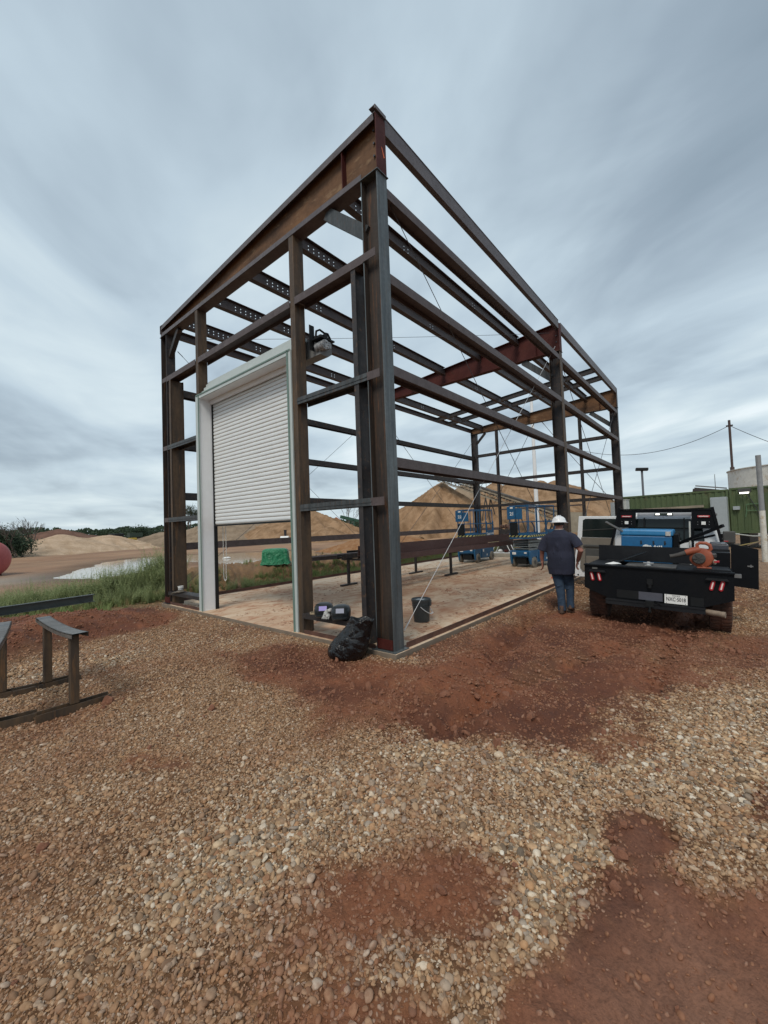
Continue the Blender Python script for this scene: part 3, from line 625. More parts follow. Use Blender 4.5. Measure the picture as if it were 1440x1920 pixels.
# roll-up door
dm, t, p = mat_new('white_roll_up_door_slats'); v = N(t, 'ShaderNodeNewGeometry').outputs['Position']; s_ = N(t, 'ShaderNodeSeparateXYZ'); t.links.new(v, s_.inputs[0])
c = mixc(t, ramp(t, noise(t, mapping(t, v, (1, .6, 6)), 3, 5, .6), [(.35, 0.), (.75, 1.)]), (.74, .77, .78), (.66, .69, .70))
t.links.new(c, p.inputs['Base Color']); p.inputs['Roughness'].default_value = .42
ZT, ZO, pitch = 4.50, 1.80, .0770; b = MB(); pr = []; z = ZO
while z < ZT:
    pr += [(.300, z), (.300, z+pitch*.13), (.291, z+pitch*.24), (.288, z+pitch*.55), (.290, z+pitch*.86), (.299, z+pitch*.95)]; z += pitch
pr = [(x_, z_) for x_, z_ in pr if z_ <= ZT]; nn_ = len(pr)
b.add([(x_, 2.06, z_) for x_, z_ in pr]+[(x_, 5.14, z_) for x_, z_ in pr]+[(x_+.008, 2.06, z_) for x_, z_ in pr]+[(x_+.008, 5.14, z_) for x_, z_ in pr],
      [(i, i+1, nn_+i+1, nn_+i) for i in range(nn_-1)]+[(2*nn_+i, 3*nn_+i, 3*nn_+i+1, 2*nn_+i+1) for i in range(nn_-1)])
door = P_(b, 'roller_door', dm)
# dirt line in every groove: the joints between slats are brown
b = MB(); z = ZO
while z < ZT-.05: b.bb((.2965, 2.062, z+.0015), (.2998, 5.138, z+.0095)); z += pitch
b.build('slat_joints', mat_plain('dirty_slat_joint', (.42, .36, .30), .8), door)
b = MB(); b.bb((.268, 2.062, ZO-.035), (.318, 5.138, ZO-.002)); b.build('bottom_bar', 'black', door)
for y0, y1, sg in ((5.096, 5.23, 1), (1.938, 2.04, -1)):
    j_ = MB(); j_.bb((.004, y0 if sg > 0 else y1-.006, -.0), (.262, y0+.006 if sg > 0 else y1, 4.50)); o = j_.build('door_jamb', 'white', door)
    j_ = MB(); j_.bb((-.022, y0-.012 if sg > 0 else y0, -.03), (.0035, y1, 4.56)); j_.build('jamb_trim', 'trimgreen', o)
    j_ = MB(); j_.bb((-.032, y0-.014 if sg > 0 else y0+.062, -.03), (-.0225, y0+.012 if sg > 0 else y1, 4.56)); j_.build('trim_edge', 'trimdark', o)
    j_ = MB(); j_.bb((.263, y0-.02 if sg > 0 else y1-.02, 0.0), (.335, y0+.10 if sg > 0 else y1+.035, 4.62)); j_.build('guide_track', 'black', o)
j_ = MB(); j_.bb((.004, 2.042, 4.492), (.262, 5.094, 4.50)); j_.bb((.22, 2.042, 4.40), (.262, 5.094, 4.4915)); ho = j_.build('door_head', 'white', door)
j_ = MB(); j_.bb((-.022, 2.042, 4.485), (.0035, 5.082, 4.56)); j_.build('jamb_trim', 'trimgreen', ho)
j_ = MB(); j_.bb((-.032, 1.95, 4.545), (-.0225, 5.21, 4.572)); j_.build('trim_edge', 'trimdark', ho)
j_ = MB()
for k, (dx, z0, z1) in enumerate(((.03, 4.565, 4.64), (.07, 4.64, 4.72), (.11, 4.72, 4.80), (.15, 4.80, 4.86))): j_.bb((dx, 1.95, z0), (.20+dx, 5.05-.02*k, z1-.012)); j_.bb((dx+.012, 1.952, z1-.0125), (.20+dx, 5.04-.02*k, z1-.0005))
j_.build('head_flashing', 'trimgreen', door)
j_ = MB(); j_.poly([(.34, 4.50), (.52, 4.50), (.60, 4.56), (.60, 4.78), (.52, 4.84), (.36, 4.84)], (1.62, 5.25), 'y'); j_.build('barrel_hood', mat_plain('hood_grey_steel', (.20, .205, .205), .5), door)
mo = MB(); mo.bb((.21, 1.72, 4.56), (.31, 1.732, 4.98)); mo.bb((.25, 1.50, 4.72), (.56, 1.719, 4.745)); motor = mo.build('door_opener', 'black', door)
mo = MB(); mo.cyl((.36, 1.50, 4.63), (.36, 1.70, 4.63), .080, n=18); mo.cyl((.46, 1.52, 4.65), (.46, 1.70, 4.65), .055, n=14)
for k in range(7): a_ = k*.9; mo.cyl((.36+.052*cos(a_), 1.488, 4.63+.052*sin(a_)), (.36+.052*cos(a_), 1.4995, 4.63+.052*sin(a_)), .012, n=6)
mo.build('motor_housing', mat_two('motor_cast_metal', (.22, .23, .24), (.50, .51, .52), 26, .45, .55, .5, .3), motor, smooth=True)
mo = MB(); mo.tube([(.32, 1.70, 4.78), (.33, 1.69, 4.90), (.38, 1.66, 4.93), (.44, 1.62, 4.88), (.5, 1.6, 4.88), (.56, 1.6, 4.80)], .018, 8); mo.cyl((.42, 1.56, 4.80), (.42, 1.66, 4.80), .045, n=12); mo.build('chain_sprocket', 'black', motor, smooth=True)
# pull chain hanging beside the opening
b = MB(); zc_ = .62
def link(mb, c_, axis, s_=.016):
    pts = []
    for k in range(8):
        a_ = 2*pi*k/8; u_ = s_*.55*cos(a_); z_ = s_*1.15*sin(a_); pts.append((c_[0]+(u_ if axis else 0), c_[1]+(0 if axis else u_), c_[2]+z_))
    mb.tube(pts, .0035, 4, closed=True)
kk = 0; z_ = 4.4
while z_ > zc_+.06:
    link(b, (.44, 5.05, z_), kk % 2); link(b, (.44, 4.93+.02*(z_ < 1.0), z_), (kk+1) % 2); z_ -= .030; kk += 1
for k in range(7): a_ = pi+pi*k/6; link(b, (.44, 4.99+.055*cos(a_), zc_+.05+.07*sin(a_)), k % 2)
b.build('pull_chain', mat_plain('zinc_chain', (.62, .62, .60), .35, .4), door)
# ================================================================ TRUCK
M['bed'] = None
m, t, p = mat_new('black_tread_plate'); v = obj_co(t)
def treads(ang_, off):
    mv = mapping(t, v, (22, 22, 22), (rad(ang_), 0, 0)); s = N(t, 'ShaderNodeSeparateXYZ'); t.links.new(mv, s.inputs[0])
    a_ = math_(t, 'SUBTRACT', .5, math_(t, 'ABSOLUTE', math_(t, 'SUBTRACT', math_(t, 'FRACT', math_(t, 'ADD', s.outputs[1], off)), .5)))
    return math_(t, 'MULTIPLY', math_(t, 'GREATER_THAN', a_, .34), math_(t, 'GREATER_THAN', math_(t, 'FRACT', math_(t, 'MULTIPLY', math_(t, 'ADD', s.outputs[2], off), .5)), .45))
hh = math_(t, 'MAXIMUM', treads(45, 0), treads(-45, .5))
dn = noise(t, v, 2.5, 5, .6)
setc(t, p.inputs['Base Color'], mixc(t, ramp(t, dn, [(.45, 0.), (.8, .5)]), (.004, .005, .007), (.014, .012, .011))); p.inputs['Roughness'].default_value = .5; p.inputs['Specular IOR Level'].default_value = .16
bump(t, p, hh, 1.0, .012); M['bed'] = m
M['blacksat'] = mat_plain('satin_black_paint', (.005, .006, .008), .5, 0, .2, .04, spec=.15)
M['blackdust'] = mat_two('dusty_black_panel', (.007, .008, .011), (.020, .021, .023), 2, .4, .75, .55, 0, (1, 1, 1), .1, spec=.3)
M['rubber'] = mat_two('muddy_tyre_rubber', (.035, .025, .02), (.13, .055, .034), 3, .35, .65, .9, 0, (1, 1, 1), .5)
M['greyrubber'] = mat_two('grey_solid_tyre', (.16, .15, .13), (.25, .22, .18), 6, .35, .65, .85, 0, (1, 1, 1), .2)
M['glass'] = None
m, t, p = mat_new('tinted_window_glass'); setc(t, p.inputs['Base Color'], (.012, .018, .018)); p.inputs['Roughness'].default_value = .08; p.inputs['Specular IOR Level'].default_value = .35; M['glass'] = m
M['carwhite'] = mat_plain('white_car_paint', (.68, .70, .72), .25, 0, .03, 0)
M['tan'] = mat_plain('tan_door_trim', (.16, .14, .115), .7, 0, .1, .1)
M['greytrim'] = mat_plain('dark_grey_trim', (.06, .06, .058), .6)
M['redlens'] = mat_plain('red_lamp_lens', (.38, .02, .03), .2, 0, .05, 0)
M['ledwhite'] = mat_plain('clear_lamp_diodes', (.80, .62, .60), .25, 0, .05, 0)
M['lit'] = mat_emit('lit_led_lamp', (1, .97, .88), 2.2)
M['signwhite'] = mat_plain('white_sign_paint', (.75, .75, .73), .5, 0, .03, 0)
M['ink'] = mat_plain('black_lettering', (.02, .02, .025), .5, 0, 0, 0)
M['steelbar'] = mat_plain('bare_grey_steel_bar', (.22, .22, .22), .4, .5)
TW = .991
tk = thing('flatbed_truck', 'black tread plate flatbed pickup truck with its white cab door open', 'truck', (3.615, -2.367, -.164))
tk.rotation_euler = (.043, 0, .038)
b = MB() # rear apron with tapered skirt
b.poly([(-TW, .575), (-.64, .435), (.64, .435), (TW, .575), (TW, .955), (-TW, .955)], (0.0, .012), 'x')
b.bb((-.03, -TW-.005, .956), (.12, TW+.005, .978)); ap = b.build('rear_apron', 'bed', tk)
b = MB(); b.bb((.0125, -TW, .58), (2.62, -TW+.012, .955)); b.build('bed_skirt', 'bed', tk)
b = MB(); b.bb((.0125, TW-.012, .58), (2.62, TW, .955)); b.build('bed_skirt', 'bed', tk)
b = MB(); b.bb((.0125, -TW+.0125, .93), (1.12, TW-.0125, .955)); b.bb((1.12, -TW+.0125, .86), (2.60, TW-.0125, .88)); b.bb((.1, -.5, .5), (2.6, .5, .60)); dk = b.build('bed_deck', 'blackdust', tk)
b = MB(); b.bb((-.06, -.66, .405), (.05, .66, .43)); b.bb((-.05, -.66, .34), (-.03, .66, .404)); b.build('step_bumper', 'blackdust', tk)
for s in (1, -1):
    b = MB(); b.bb((-.008, min(s*.10, s*.50)+.02, .455), (-.001, max(s*.1, s*.5), .585)) if s > 0 else b.bb((-.008, -.64, .44), (-.001, -.48, .57)); b.build('apron_recess', 'black', tk)
b = MB(); b.bb((-.014, -.13, .46), (-.002, .19, .585)); b.build('hitch_plate', mat_plain('worn_grey_plate', (.10, .105, .13), .4, .3), tk)
b = MB(); b.bb((-.03, .0, .71), (-.001, .075, .80)); b.cyl((-.03, .037, .66), (-.03, .037, .72), .03); b.bb((-.10, -.02, .37), (-.015, .09, .46)); b.cyl((-.09, .035, .30), (-.09, .035, .37), .018)
b.lathe([(0, .028), (.02, .02), (.026, 0), (.02, -.02), (0, -.028)], (-.09, .035, .30), 12); b.tube([(-.05, -.03, .43), (-.08, -.08, .45), (-.06, -.12, .40)], .008, 6); b.build('tow_hitch', 'black', tk, smooth=True)
# tail lamps
for y0, sg in ((.87, 1), (.76, 1), (-.74, -1), (-.85, -1)):
    tl = .045*sg; b = MB(); c0 = Vector((-.012, y0, .775))
    R = Matrix.Rotation(-.22*sg, 3, 'X')
    pts = [(.026*cos(a_)*1.0, (.05 if sin(a_) > 0 else -.05)+.026*sin(a_)) for a_ in [pi*2*k/14 for k in range(14)]]
    b.add([R @ Vector((x_, y_, z_))+c0 for x_ in (-.006, .012) for y_, z_ in pts], [tuple(range(14)), tuple(range(27, 13, -1))]+[(i, i+14, (i+1) % 14+14, (i+1) % 14) for i in range(14)])
    o = b.build('tail_light', 'redlens', tk)
    b = MB(); b.box(c0+Vector((-.0075, 0, 0)), (.004, .018, .105), R=R); b.build('lamp_diodes', 'ledwhite', o)
for y0, y1 in ((.66, .93), (-.93, -.66)):
    b = MB(); b.poly([(y0, .855), (y1, .855), (y1-.02, .885), (y0+.02, .885)], (-.05, -.002), 'x'); b.build('light_hood', 'blackdust', tk)
b = MB(); b.bb((-.006, .79, .90), (-.001, .87, .93)); b.build('bed_badge', mat_plain('dull_badge', (.12, .12, .11), .5), tk)
b = MB(); b.bb((-.016, -.445, .445), (-.010, -.155, .585)); pl = b.build('license_plate', 'signwhite', tk)
text('TEXAS', 'plate_lettering', 'ink', pl, (-.0175, -.30, .566), (pi/2, 0, -pi/2), .030, .0006, sx=1.15)
text('NXC\u00b75018', 'plate_lettering', 'ink', pl, (-.0175, -.30, .512), (pi/2, 0, -pi/2), .080, .0006, sx=.70, bold=.0012)
for y_ in (-.18, -.42):
    for z_ in (.572, .458): b = MB(); b.cyl((-.0172, y_, z_), (-.016, y_, z_), .006, n=6); b.build('plate_screw', 'ink', pl)
# wheels
def tyre(mb, c, r, wd, n=36):
    pr = [(r*.55, -wd/2), (r*.80, -wd/2), (r*.93, -wd/2+.01), (r, -wd/2+.04), (r, wd/2-.04), (r*.93, wd/2-.01), (r*.80, wd/2), (r*.55, wd/2)]
    mb.lathe(pr, c, n, R=Matrix.Rotation(pi/2, 3, 'X'))
    for k in range(n):
        a_ = 2*pi*(k+.5)/n
        for s_, o_ in ((-.25, 0), (.25, .5)):
            aa = a_+o_*2*pi/n; mb.box((c[0]+(r+.002)*cos(aa), c[1]+s_*wd, c[2]+(r+.002)*sin(aa)), (.018, wd*.42, .038), R=Matrix.Rotation(-aa, 3, 'Y'))
for x_ in (.66, 4.35):
    for y_ in (.845, -.845):
        b = MB(); tyre(b, (x_, y_, .37), .385, .28); o = b.build('wheel', 'rubber', tk, smooth=True, ang=30)
        b = MB(); b.lathe([(0, -.06), (.1, -.07), (.17, -.04), (.205, -.10), (.205, .10), (.17, .04), (0, .03)], (x_, y_, .38), 24, R=Matrix.Rotation(pi/2 if y_ > 0 else -pi/2, 3, 'X')); b.build('rim', mat_plain('wheel_rim_metal', (.3, .3, .3), .4, .5), o, smooth=True)
b = MB(); b.bb((.3, -.42, .42), (5.0, -.34, .52)); b.bb((.3, .34, .42), (5.0, .42, .52)); b.cyl((.66, -.72, .38), (.66, .72, .38), .06); b.lathe([(0, .14), (.12, .08), (.14, 0), (.12, -.08), (0, -.14)], (.66, .0, .38), 14); b.build('chassis', 'black', tk)
b = MB(); R = Matrix.Rotation(-pi/2, 3, 'Y')
b.tube([(.25, -.55, .36), (.05, -.68, .365), (-.06, -.86, .37)], .042, 14); b.tube([(-.055, -.85, .37), (-.064, -.885, .37)], .044, 14); b.build('exhaust_pipe', mat_two('tan_muddy_exhaust', (.26, .20, .15), (.36, .28, .21), 6), tk, smooth=True)
# toolbox bodies along the bed, board across, lids
b = MB(); b.bb((1.25, -1.0, .955), (1.275, .985, 1.235)); b.build('bed_bulkhead', 'blackdust', tk)
b = MB(); b.bb((.10, -.955, .979), (.62, -.52, 1.0)); b.build('toolbox_lid', 'blackdust', tk)
b = MB(); b.bb((.05, -.30, .981), (.55, .38, .995)); b.build('gooseneck_cover', mat_two('scuffed_steel_cover', (.05, .05, .05), (.10, .095, .09), 5), tk)
b = MB(); R = Matrix.Rotation(-.42, 3, 'X') @ Matrix.Rotation(.3, 3, 'Z'); b.box((.75, .42, 1.05), (.70, .50, .02), R=R); b.build('toolbox_lid', 'blacksat', tk, bev=.004)
b = MB(); b.poly([(.9, -.99), (1.25, -.99), (1.25, -.72), (.9, -.72)], (.956, 1.20), 'z'); b.build('side_toolbox', 'blacksat', tk)
b = MB(); b.box((1.75, -.86, 1.25), (.55, .27, .10)); b.box((1.75, -.86, 1.31), (.50, .22, .02)); b.build('side_toolbox', mat_plain('grey_toolbox_top', (.055, .06, .075), .35), tk, bev=.01)
b = MB(); b.bb((1.70, -1.0, 1.345), (1.74, -.94, 1.36)); b.build('marker_light', 'redlens', tk)
# open side toolbox door
b = MB(); b.poly([(-1.0, .66), (-1.335, .63), (-1.335, 1.27), (-1.0, 1.35)], (1.0, 1.022), 'x'); dd_ = b.build('toolbox_door', 'blacksat', tk, bev=.003)
b = MB(); b.bb((.985, -1.27, .985), (.9995, -1.20, 1.005)); b.bb((.98, -1.25, .975), (.999, -1.235, 1.02)); b.build('door_latch', 'steelbar', dd_)
b = MB(); b.bb((.1, -1.075, .90), (.18, -.992, .95)); b.build('bed_latch', 'steelbar', tk)
# headache rack
b = MB(); z0, z1 = 1.18, 1.93
b.poly([(.49, 1.55), (.90, 1.55), (.805, 1.93), (.49, 1.93)], (2.53, 2.56), 'x'); b.poly([(-.47, 1.55), (-.88, 1.55), (-.79, 1.93), (-.47, 1.93)], (2.53, 2.56), 'x')
b.bb((2.53, -.4695, 1.87), (2.56, .4895, 1.93)); b.bb((2.51, -.80, 1.931), (2.60, .81, 1.955))
for s in (1, -1):
    b.rect((2.545, s*.99, 1.0), (2.545, s*.795, 1.98), .05, .06, (1, 0, 0)); b.rect((2.545, s*.49, .9), (2.545, s*.49, 1.55), .04, .04, (1, 0, 0))
rk = b.build('headache_rack', 'bed', tk)
for y_ in (.66, -.66):
    b = MB(); b.bb((2.505, y_-.10, 1.77), (2.529, y_+.10, 1.815)); o = b.build('brake_light', 'redlens', rk, bev=.012)
    b = MB(); b.bb((2.502, y_-.075, 1.785), (2.5045, y_+.075, 1.80)); b.build('lamp_diodes', 'ledwhite', o)
    b = MB(); b.bb((2.500, y_-.035, 1.625), (2.529, y_+.035, 1.69)); b.build('work_light', 'signwhite', rk, bev=.006)
    for dy in (-.09, .09):
        for dz in (-.025, .025): b = MB(); b.cyl((2.52, y_+dy, 1.658+dz), (2.529, y_+dy, 1.658+dz), .008, n=6); b.build('bolt', 'steelbar', rk)
# cab
def shell(name, sec, y0, y1, mat, tl=0):
    b = MB(); n_ = len(sec); mid = .0; ys_ = [y0, y0+.05, (y0+y1)/2, y1-.05, y1]; sc_ = [.93, 1, 1, 1, .93]; vs_ = []; cx_ = sum(x for x, z in sec)/n_; cz_ = sum(z for x, z in sec)/n_
    for yy_, s_ in zip(ys_, sc_): vs_ += [(cx_+(x-cx_)*(1-(1-s_)*.3), yy_*(1 if z < 1.2 else 1-.12*(z-1.2)/.75), cz_+(z-cz_)*(1-(1-s_)*.4)) for x, z in sec]
    fs_ = [tuple(range(n_-1, -1, -1)), tuple(4*n_+k for k in range(n_))]+[(i*n_+k, i*n_+(k+1) % n_, (i+1)*n_+(k+1) % n_, (i+1)*n_+k) for i in range(4) for k in range(n_)]
    b.add(vs_, fs_); return b.build(name, mat, tk, smooth=True, ang=40)
cb = shell('cab', [(2.68, .50), (2.68, 1.28), (2.76, 1.78), (2.90, 1.88), (3.9, 1.90), (4.15, 1.84), (4.60, 1.30), (4.75, 1.22), (5.65, 1.16), (5.8, 1.05), (5.82, .50)], -.93, .93, 'carwhite')
b = MB(); b.add([(2.668, -.68, 1.30), (2.668, .68, 1.30), (2.742, .62, 1.74), (2.742, -.62, 1.74)], [(0, 1, 2, 3)]); b.build('rear_window', 'glass', tk)
b = MB(); b.bb((2.655, -.36, 1.28), (2.70, -.335, 1.76)); b.bb((2.655, .335, 1.28), (2.70, .36, 1.76)); b.bb((2.655, -.68, 1.55), (2.69, .68, 1.565)); b.build('window_slider_frame', 'black', tk)
b = MB(); b.bb((2.70, -.47, 1.79), (2.735, .48, 1.865)); b.build('roof_edge', mat_plain('silver_cab_edge', (.5, .52, .56), .3, .1), tk)
b = MB(); b.bb((2.64, -.16, 1.815), (2.699, .16, 1.865)); o = b.build('centre_brake_light', mat_plain('smoked_lens', (.10, .13, .09), .3), tk, bev=.01)
for s in (-.105, .105):
    b = MB(); b.bb((2.632, s-.035, 1.825), (2.639, s+.035, 1.857)); b.build('cargo_lamp', 'lit', o)
for s in (1, -1):
    b = MB(); b.add([(2.95, s*.935, 1.22), (3.7, s*.935, 1.22), (3.7, s*.885, 1.74), (3.05, s*.885, 1.74)], [(0, 1, 2, 3)]); b.add([(3.8, s*.935, 1.22), (4.45, s*.935, 1.22), (4.1, s*.885, 1.74), (3.8, s*.885, 1.74)], [(0, 1, 2, 3)]); b.build('side_window', 'glass', tk)
for s in (-1,):
    b = MB(); b.bb((4.40, -1.24, 1.18), (4.50, -1.02, 1.45)); b.bb((4.43, -1.03, 1.25), (4.47, -.92, 1.29)); b.build('side_mirror', 'greytrim', tk, bev=.03)
# open rear door of the cab, hinged at its front edge, inner face towards the rear
b = MB(); dx = 3.60; yo, yi = 1.90, .96
b.poly([(yi, .27), (yo+.06, .25), (yo+.07, .62), (yo, 1.20), (yo-.04, 1.80), (yi, 1.80)], (dx, dx+.05), 'x'); dr = b.build('cab_door', 'carwhite', tk, bev=.012)
b = MB(); b.poly([(yi-.0, 1.27), (yo-.12, 1.27), (yo-.14, 1.70), (yo-.20, 1.735), (yi-.0, 1.735)], (dx-.006, dx-.001), 'x'); b.build('door_window', 'glass', dr)
b = MB(); b.poly([(yi, .40), (yo-.13, .40), (yo-.07, .50), (yo-.09, .95), (yo-.10, 1.262), (yi, 1.262)], (dx-.030, dx-.0012), 'x'); tr_ = b.build('door_trim', 'tan', dr, bev=.01)
b = MB(); b.bb((dx-.075, yi, 1.03), (dx-.031, yo-.16, 1.085)); b.build('arm_rest', 'greytrim', tr_, bev=.01)
b = MB(); b.bb((dx-.055, yi, .62), (dx-.031, yo-.20, .98)); b.build('door_pocket', 'greytrim', tr_, bev=.01)
b = MB(); b.bb((dx-.080, yi, .60), (dx-.0555, yo-.22, .80)); b.build('door_pocket', 'tan', tr_, bev=.01)
b = MB(); b.tube([(dx-.012, yi, 1.50), (dx-.012, yo-.13, 1.44)], .007, 6); b.build('window_guide', 'greytrim', dr)
b = MB(); b.tube([(dx-.004, yo-.02, .30), (dx-.008, yo-.02, .30)], .02, 10); b.build('door_stop', 'black', dr)
# loose pieces lying on or leaning against the bed
def in_truck(o): # place a top-level thing in truck space
    tk_m = Matrix.Translation(tk.location) @ Euler(tk.rotation_euler).to_matrix().to_4x4(); o.matrix_world = tk_m @ o.matrix_basis; return o
def bar(name, label, cat, p0, p1, r, mat, sq=False, grp=None):
    b = MB()
    if sq: b.rect(p0, p1, r*2, r*2)
    else: b.tube([p0, p1], r, 8)
    o = b.build(name, mat); tag(o, label, cat, grp); return in_truck(o)
bar('steel_bar', 'thin pale flat bar sloping down left of the blue welder box on the truck bed', 'steel bar', (1.28, .86, 1.69), (2.0, .19, 1.19), .016, 'steelbar', True)
bar('steel_tube', 'thick black square tube sloping up to the right across the truck bed', 'steel tube', (1.30, -.92, 1.64), (1.85, -.12, 1.19), .024, 'blacksat', True)
bar('steel_tube', 'shorter black tube lying behind the thick one at the right of the truck bed', 'steel tube', (1.9, -.82, 1.45), (2.1, -.38, 1.30), .018, 'blacksat', True)
bar('fibreglass_rod', 'pale upright rod with a black tip standing beside the blue welder box', 'rod', (1.75, -.46, .89), (1.80, -.45, 1.70), .014, mat_plain('pale_rod', (.50, .50, .47), .5))
# engine welder
wb = thing('welder_generator', 'blue engine driven welder box strapped behind the truck cab', 'welder')
M['wblue'] = mat_two('welder_blue_paint', (.010, .11, .27), (.018, .15, .34), 2, .4, .7, .38, 0, (1, 1, 1), .03)
b = MB(); b.bb((1.55, -.19, .882), (2.35, .64, 1.42)); wbb = b.build('housing', 'wblue', wb, bev=.02)
b = MB(); b.bb((1.535, -.21, 1.4205), (2.36, .66, 1.54)); b.build('lid', mat_plain('welder_lid_blue', (.03, .20, .42), .35), wb, bev=.03)
b = MB(); b.bb((1.60, -.29, .883), (2.3, -.192, 1.47)); b.build('control_panel', 'blacksat', wb, bev=.02)
for y_ in (.10, -.08, .30): b = MB(); b.bb((1.538, y_-.012, 1.26), (1.5495, y_+.012, 1.33)); b.bb((1.530, y_-.02, 1.28), (1.5375, y_+.005, 1.295)); b.build('latch', 'ink', wb)
b = MB(); b.bb((1.530, -.17, 1.43), (1.5345, -.09, 1.51)); b.build('warning_sticker', mat_two('warning_sticker_print', (.35, .33, .3), (.6, .58, .56), 40), wb)
text('Miller', 'housing_lettering', 'signwhite', wb, (1.548, .0, 1.18), (pi/2, 0, -pi/2), .15, .0006, bold=.004)
b = MB(); b.cyl((1.5495, .22, 1.19), (1.547, .22, 1.19), .065, n=20); b.build('housing_emblem', 'signwhite', wb)
in_truck(wb)
# leaf blower
lb = thing('leaf_blower', 'orange handheld leaf blower resting on the right corner of the truck bed', 'leaf blower')
M['blo'] = mat_two('faded_orange_plastic', (.27, .060, .025), (.36, .095, .045), 8, .4, .7, .5, 0, (1, 1, 1), .1)
b = MB(); prf = [(0, -.06), (.10, -.06), (.145, -.045), (.155, 0), (.145, .045), (.10, .06), (0, .06)]; b.lathe([(r_*1.0, z_) for r_, z_ in prf], (.24, -.62, 1.155), 28, R=Matrix.Rotation(pi/2, 3, 'Y') @ Matrix.Rotation(.25, 3, 'X'))
b.tube([(.24, -.60, 1.28), (.23, -.50, 1.255), (.22, -.42, 1.225)], [.06, .055, .045], 14); hs = b.build('fan_housing', 'blo', lb, smooth=True)
b = MB(); b.lathe([(0, -.012), (.075, -.012), (.085, 0), (.085, .03)], (.165, -.585, 1.15), 24, R=Matrix.Rotation(pi/2, 3, 'Y') @ Matrix.Rotation(.1, 3, 'X'))
for k in range(6): a_ = k*pi/3; b.box((.148, -.585+.042*cos(a_), 1.15+.042*sin(a_)), (.014, .065, .012), R=Matrix.Rotation(a_, 3, 'X'))
b.build('intake_grille', mat_plain('dark_grey_plastic', (.06, .055, .05), .6), lb, smooth=True)
b = MB(); b.tube([(.22, -.43, 1.228), (.21, -.34, 1.19), (.20, -.25, 1.165)], [.04, .036, .030], 14); b.tube([(.20, -.26, 1.167), (.195, -.22, 1.158)], [.031, .034], 14); b.build('blower_tube', mat_plain('worn_black_tube', (.05, .045, .042), .7), lb, smooth=True)
b = MB(); b.tube([(.24, -.56, 1.29), (.24, -.565, 1.36), (.24, -.60, 1.385), (.24, -.67, 1.385), (.24, -.72, 1.355), (.24, -.735, 1.30), (.24, -.70, 1.25)], [.022, .024, .024, .026, .026, .024, .022], 12); b.build('handle', 'blo', lb, smooth=True)
b = MB(); b.bb((.19, -.80, 1.16), (.33, -.71, 1.235)); b.build('engine_cover', mat_plain('dark_engine_cover', (.035, .03, .03), .5), lb, bev=.02)
b = MB(); b.tube([(.22, -.73, 1.13), (.24, -.79, 1.09)], [.035, .04], 12); b.build('fuel_tank', mat_plain('milky_tank_plastic', (.35, .30, .24), .4), lb, smooth=True)
b = MB(); b.bb((.14, -.80, 1.10), (.16, -.765, 1.125)); b.cyl((.2, -.8, 1.11), (.2, -.83, 1.11), .02, n=10); b.build('primer_bulb', 'redlens', lb)
b = MB(); b.bb((.17, -.74, 1.001), (.33, -.56, 1.02)); b.rect((.24, -.66, 1.02), (.24, -.63, 1.06), .05, .12, (1, 0, 0)); b.build('foot', 'blo', lb, bev=.006)
in_truck(lb)
b = MB(); b.bb((.16, .03, .9955), (.26, .12, 1.003)); b.cyl((.21, .07, 1.003), (.21, .07, 1.045), .035, .03, 12); b.bb((.17, .0, 1.03), (.25, .14, 1.04)); b.cyl((.21, .07, 1.045), (.21, .07, 1.055), .022, n=10)
o = b.build('metal_coupler', mat_plain('bright_zinc', (.55, .55, .55), .35, .6)); tag(o, 'small bright metal coupler standing in the middle of the truck bed', 'coupler'); in_truck(o)
b = MB(); b.add([(.15, .70, .985), (.28, .66, .985), (.32, .52, 1.0), (.25, .46, .985), (.16, .50, .992), (.12, .60, .985), (.22, .58, 1.02)], [(0, 1, 6), (1, 2, 6), (2, 3, 6), (3, 4, 6), (4, 5, 6), (5, 0, 6), (5, 4, 3, 2, 1, 0)])
o = b.build('paper_scrap', 'signwhite'); tag(o, 'crumpled white paper on the left corner of the truck bed', 'paper'); in_truck(o)
# ================================================================ PERSON (walking away from the camera)
def loft(mb, rings, n=20):
    """rings: (centre, rx, ry, [tilt matrix]) closed elliptical sections"""
    vs_ = []
    for rg in rings:
        c_, rx, ry = Vector(rg[0]), rg[1], rg[2]; R = rg[3] if len(rg) > 3 else Matrix.Identity(3)
        for k in range(n):
            a_ = 2*pi*k/n; ca, sa = cos(a_), sin(a_); e = .85
            vs_.append(R @ Vector((rx*math.copysign(abs(ca)**e, ca), ry*math.copysign(abs(sa)**e, sa), 0))+c_)
    m_ = len(rings); return mb.add(vs_, [(i*n+k, i*n+(k+1) % n, (i+1)*n+(k+1) % n, (i+1)*n+k) for i in range(m_-1) for k in range(n)]+[tuple(range(n-1, -1, -1)), tuple((m_-1)*n+k for k in range(n))])
def fused(mb, name, mat, parent, voxel=.012, smooth=6, sub=False):
    o = mb.build(name, mat); r = o.modifiers.new('r', 'REMESH'); r.mode = 'VOXEL'; r.voxel_size = voxel; r.use_smooth_shade = True
    s = o.modifiers.new('s', 'SMOOTH'); s.iterations = smooth; s.factor = .5
    bpy.context.view_layer.update(); me = bpy.data.meshes.new_from_object(o.evaluated_get(bpy.context.evaluated_depsgraph_get())); bpy.data.objects.remove(o)
    me.name = name; me.polygons.foreach_set('use_smooth', [True]*len(me.polygons)); o = bpy.data.objects.new(name, me); col.objects.link(o); o.parent = parent; return o
def limb(mb, pts, rs, n=14): mb.tube(pts, rs, n); [mb.lathe([(0, -r_*.98), (r_*.7, -r_*.7), (r_, 0), (r_*.7, r_*.7), (0, r_*.98)], p_, n) for p_, r_ in ((pts[0], rs[0]), (pts[-1], rs[-1]))]
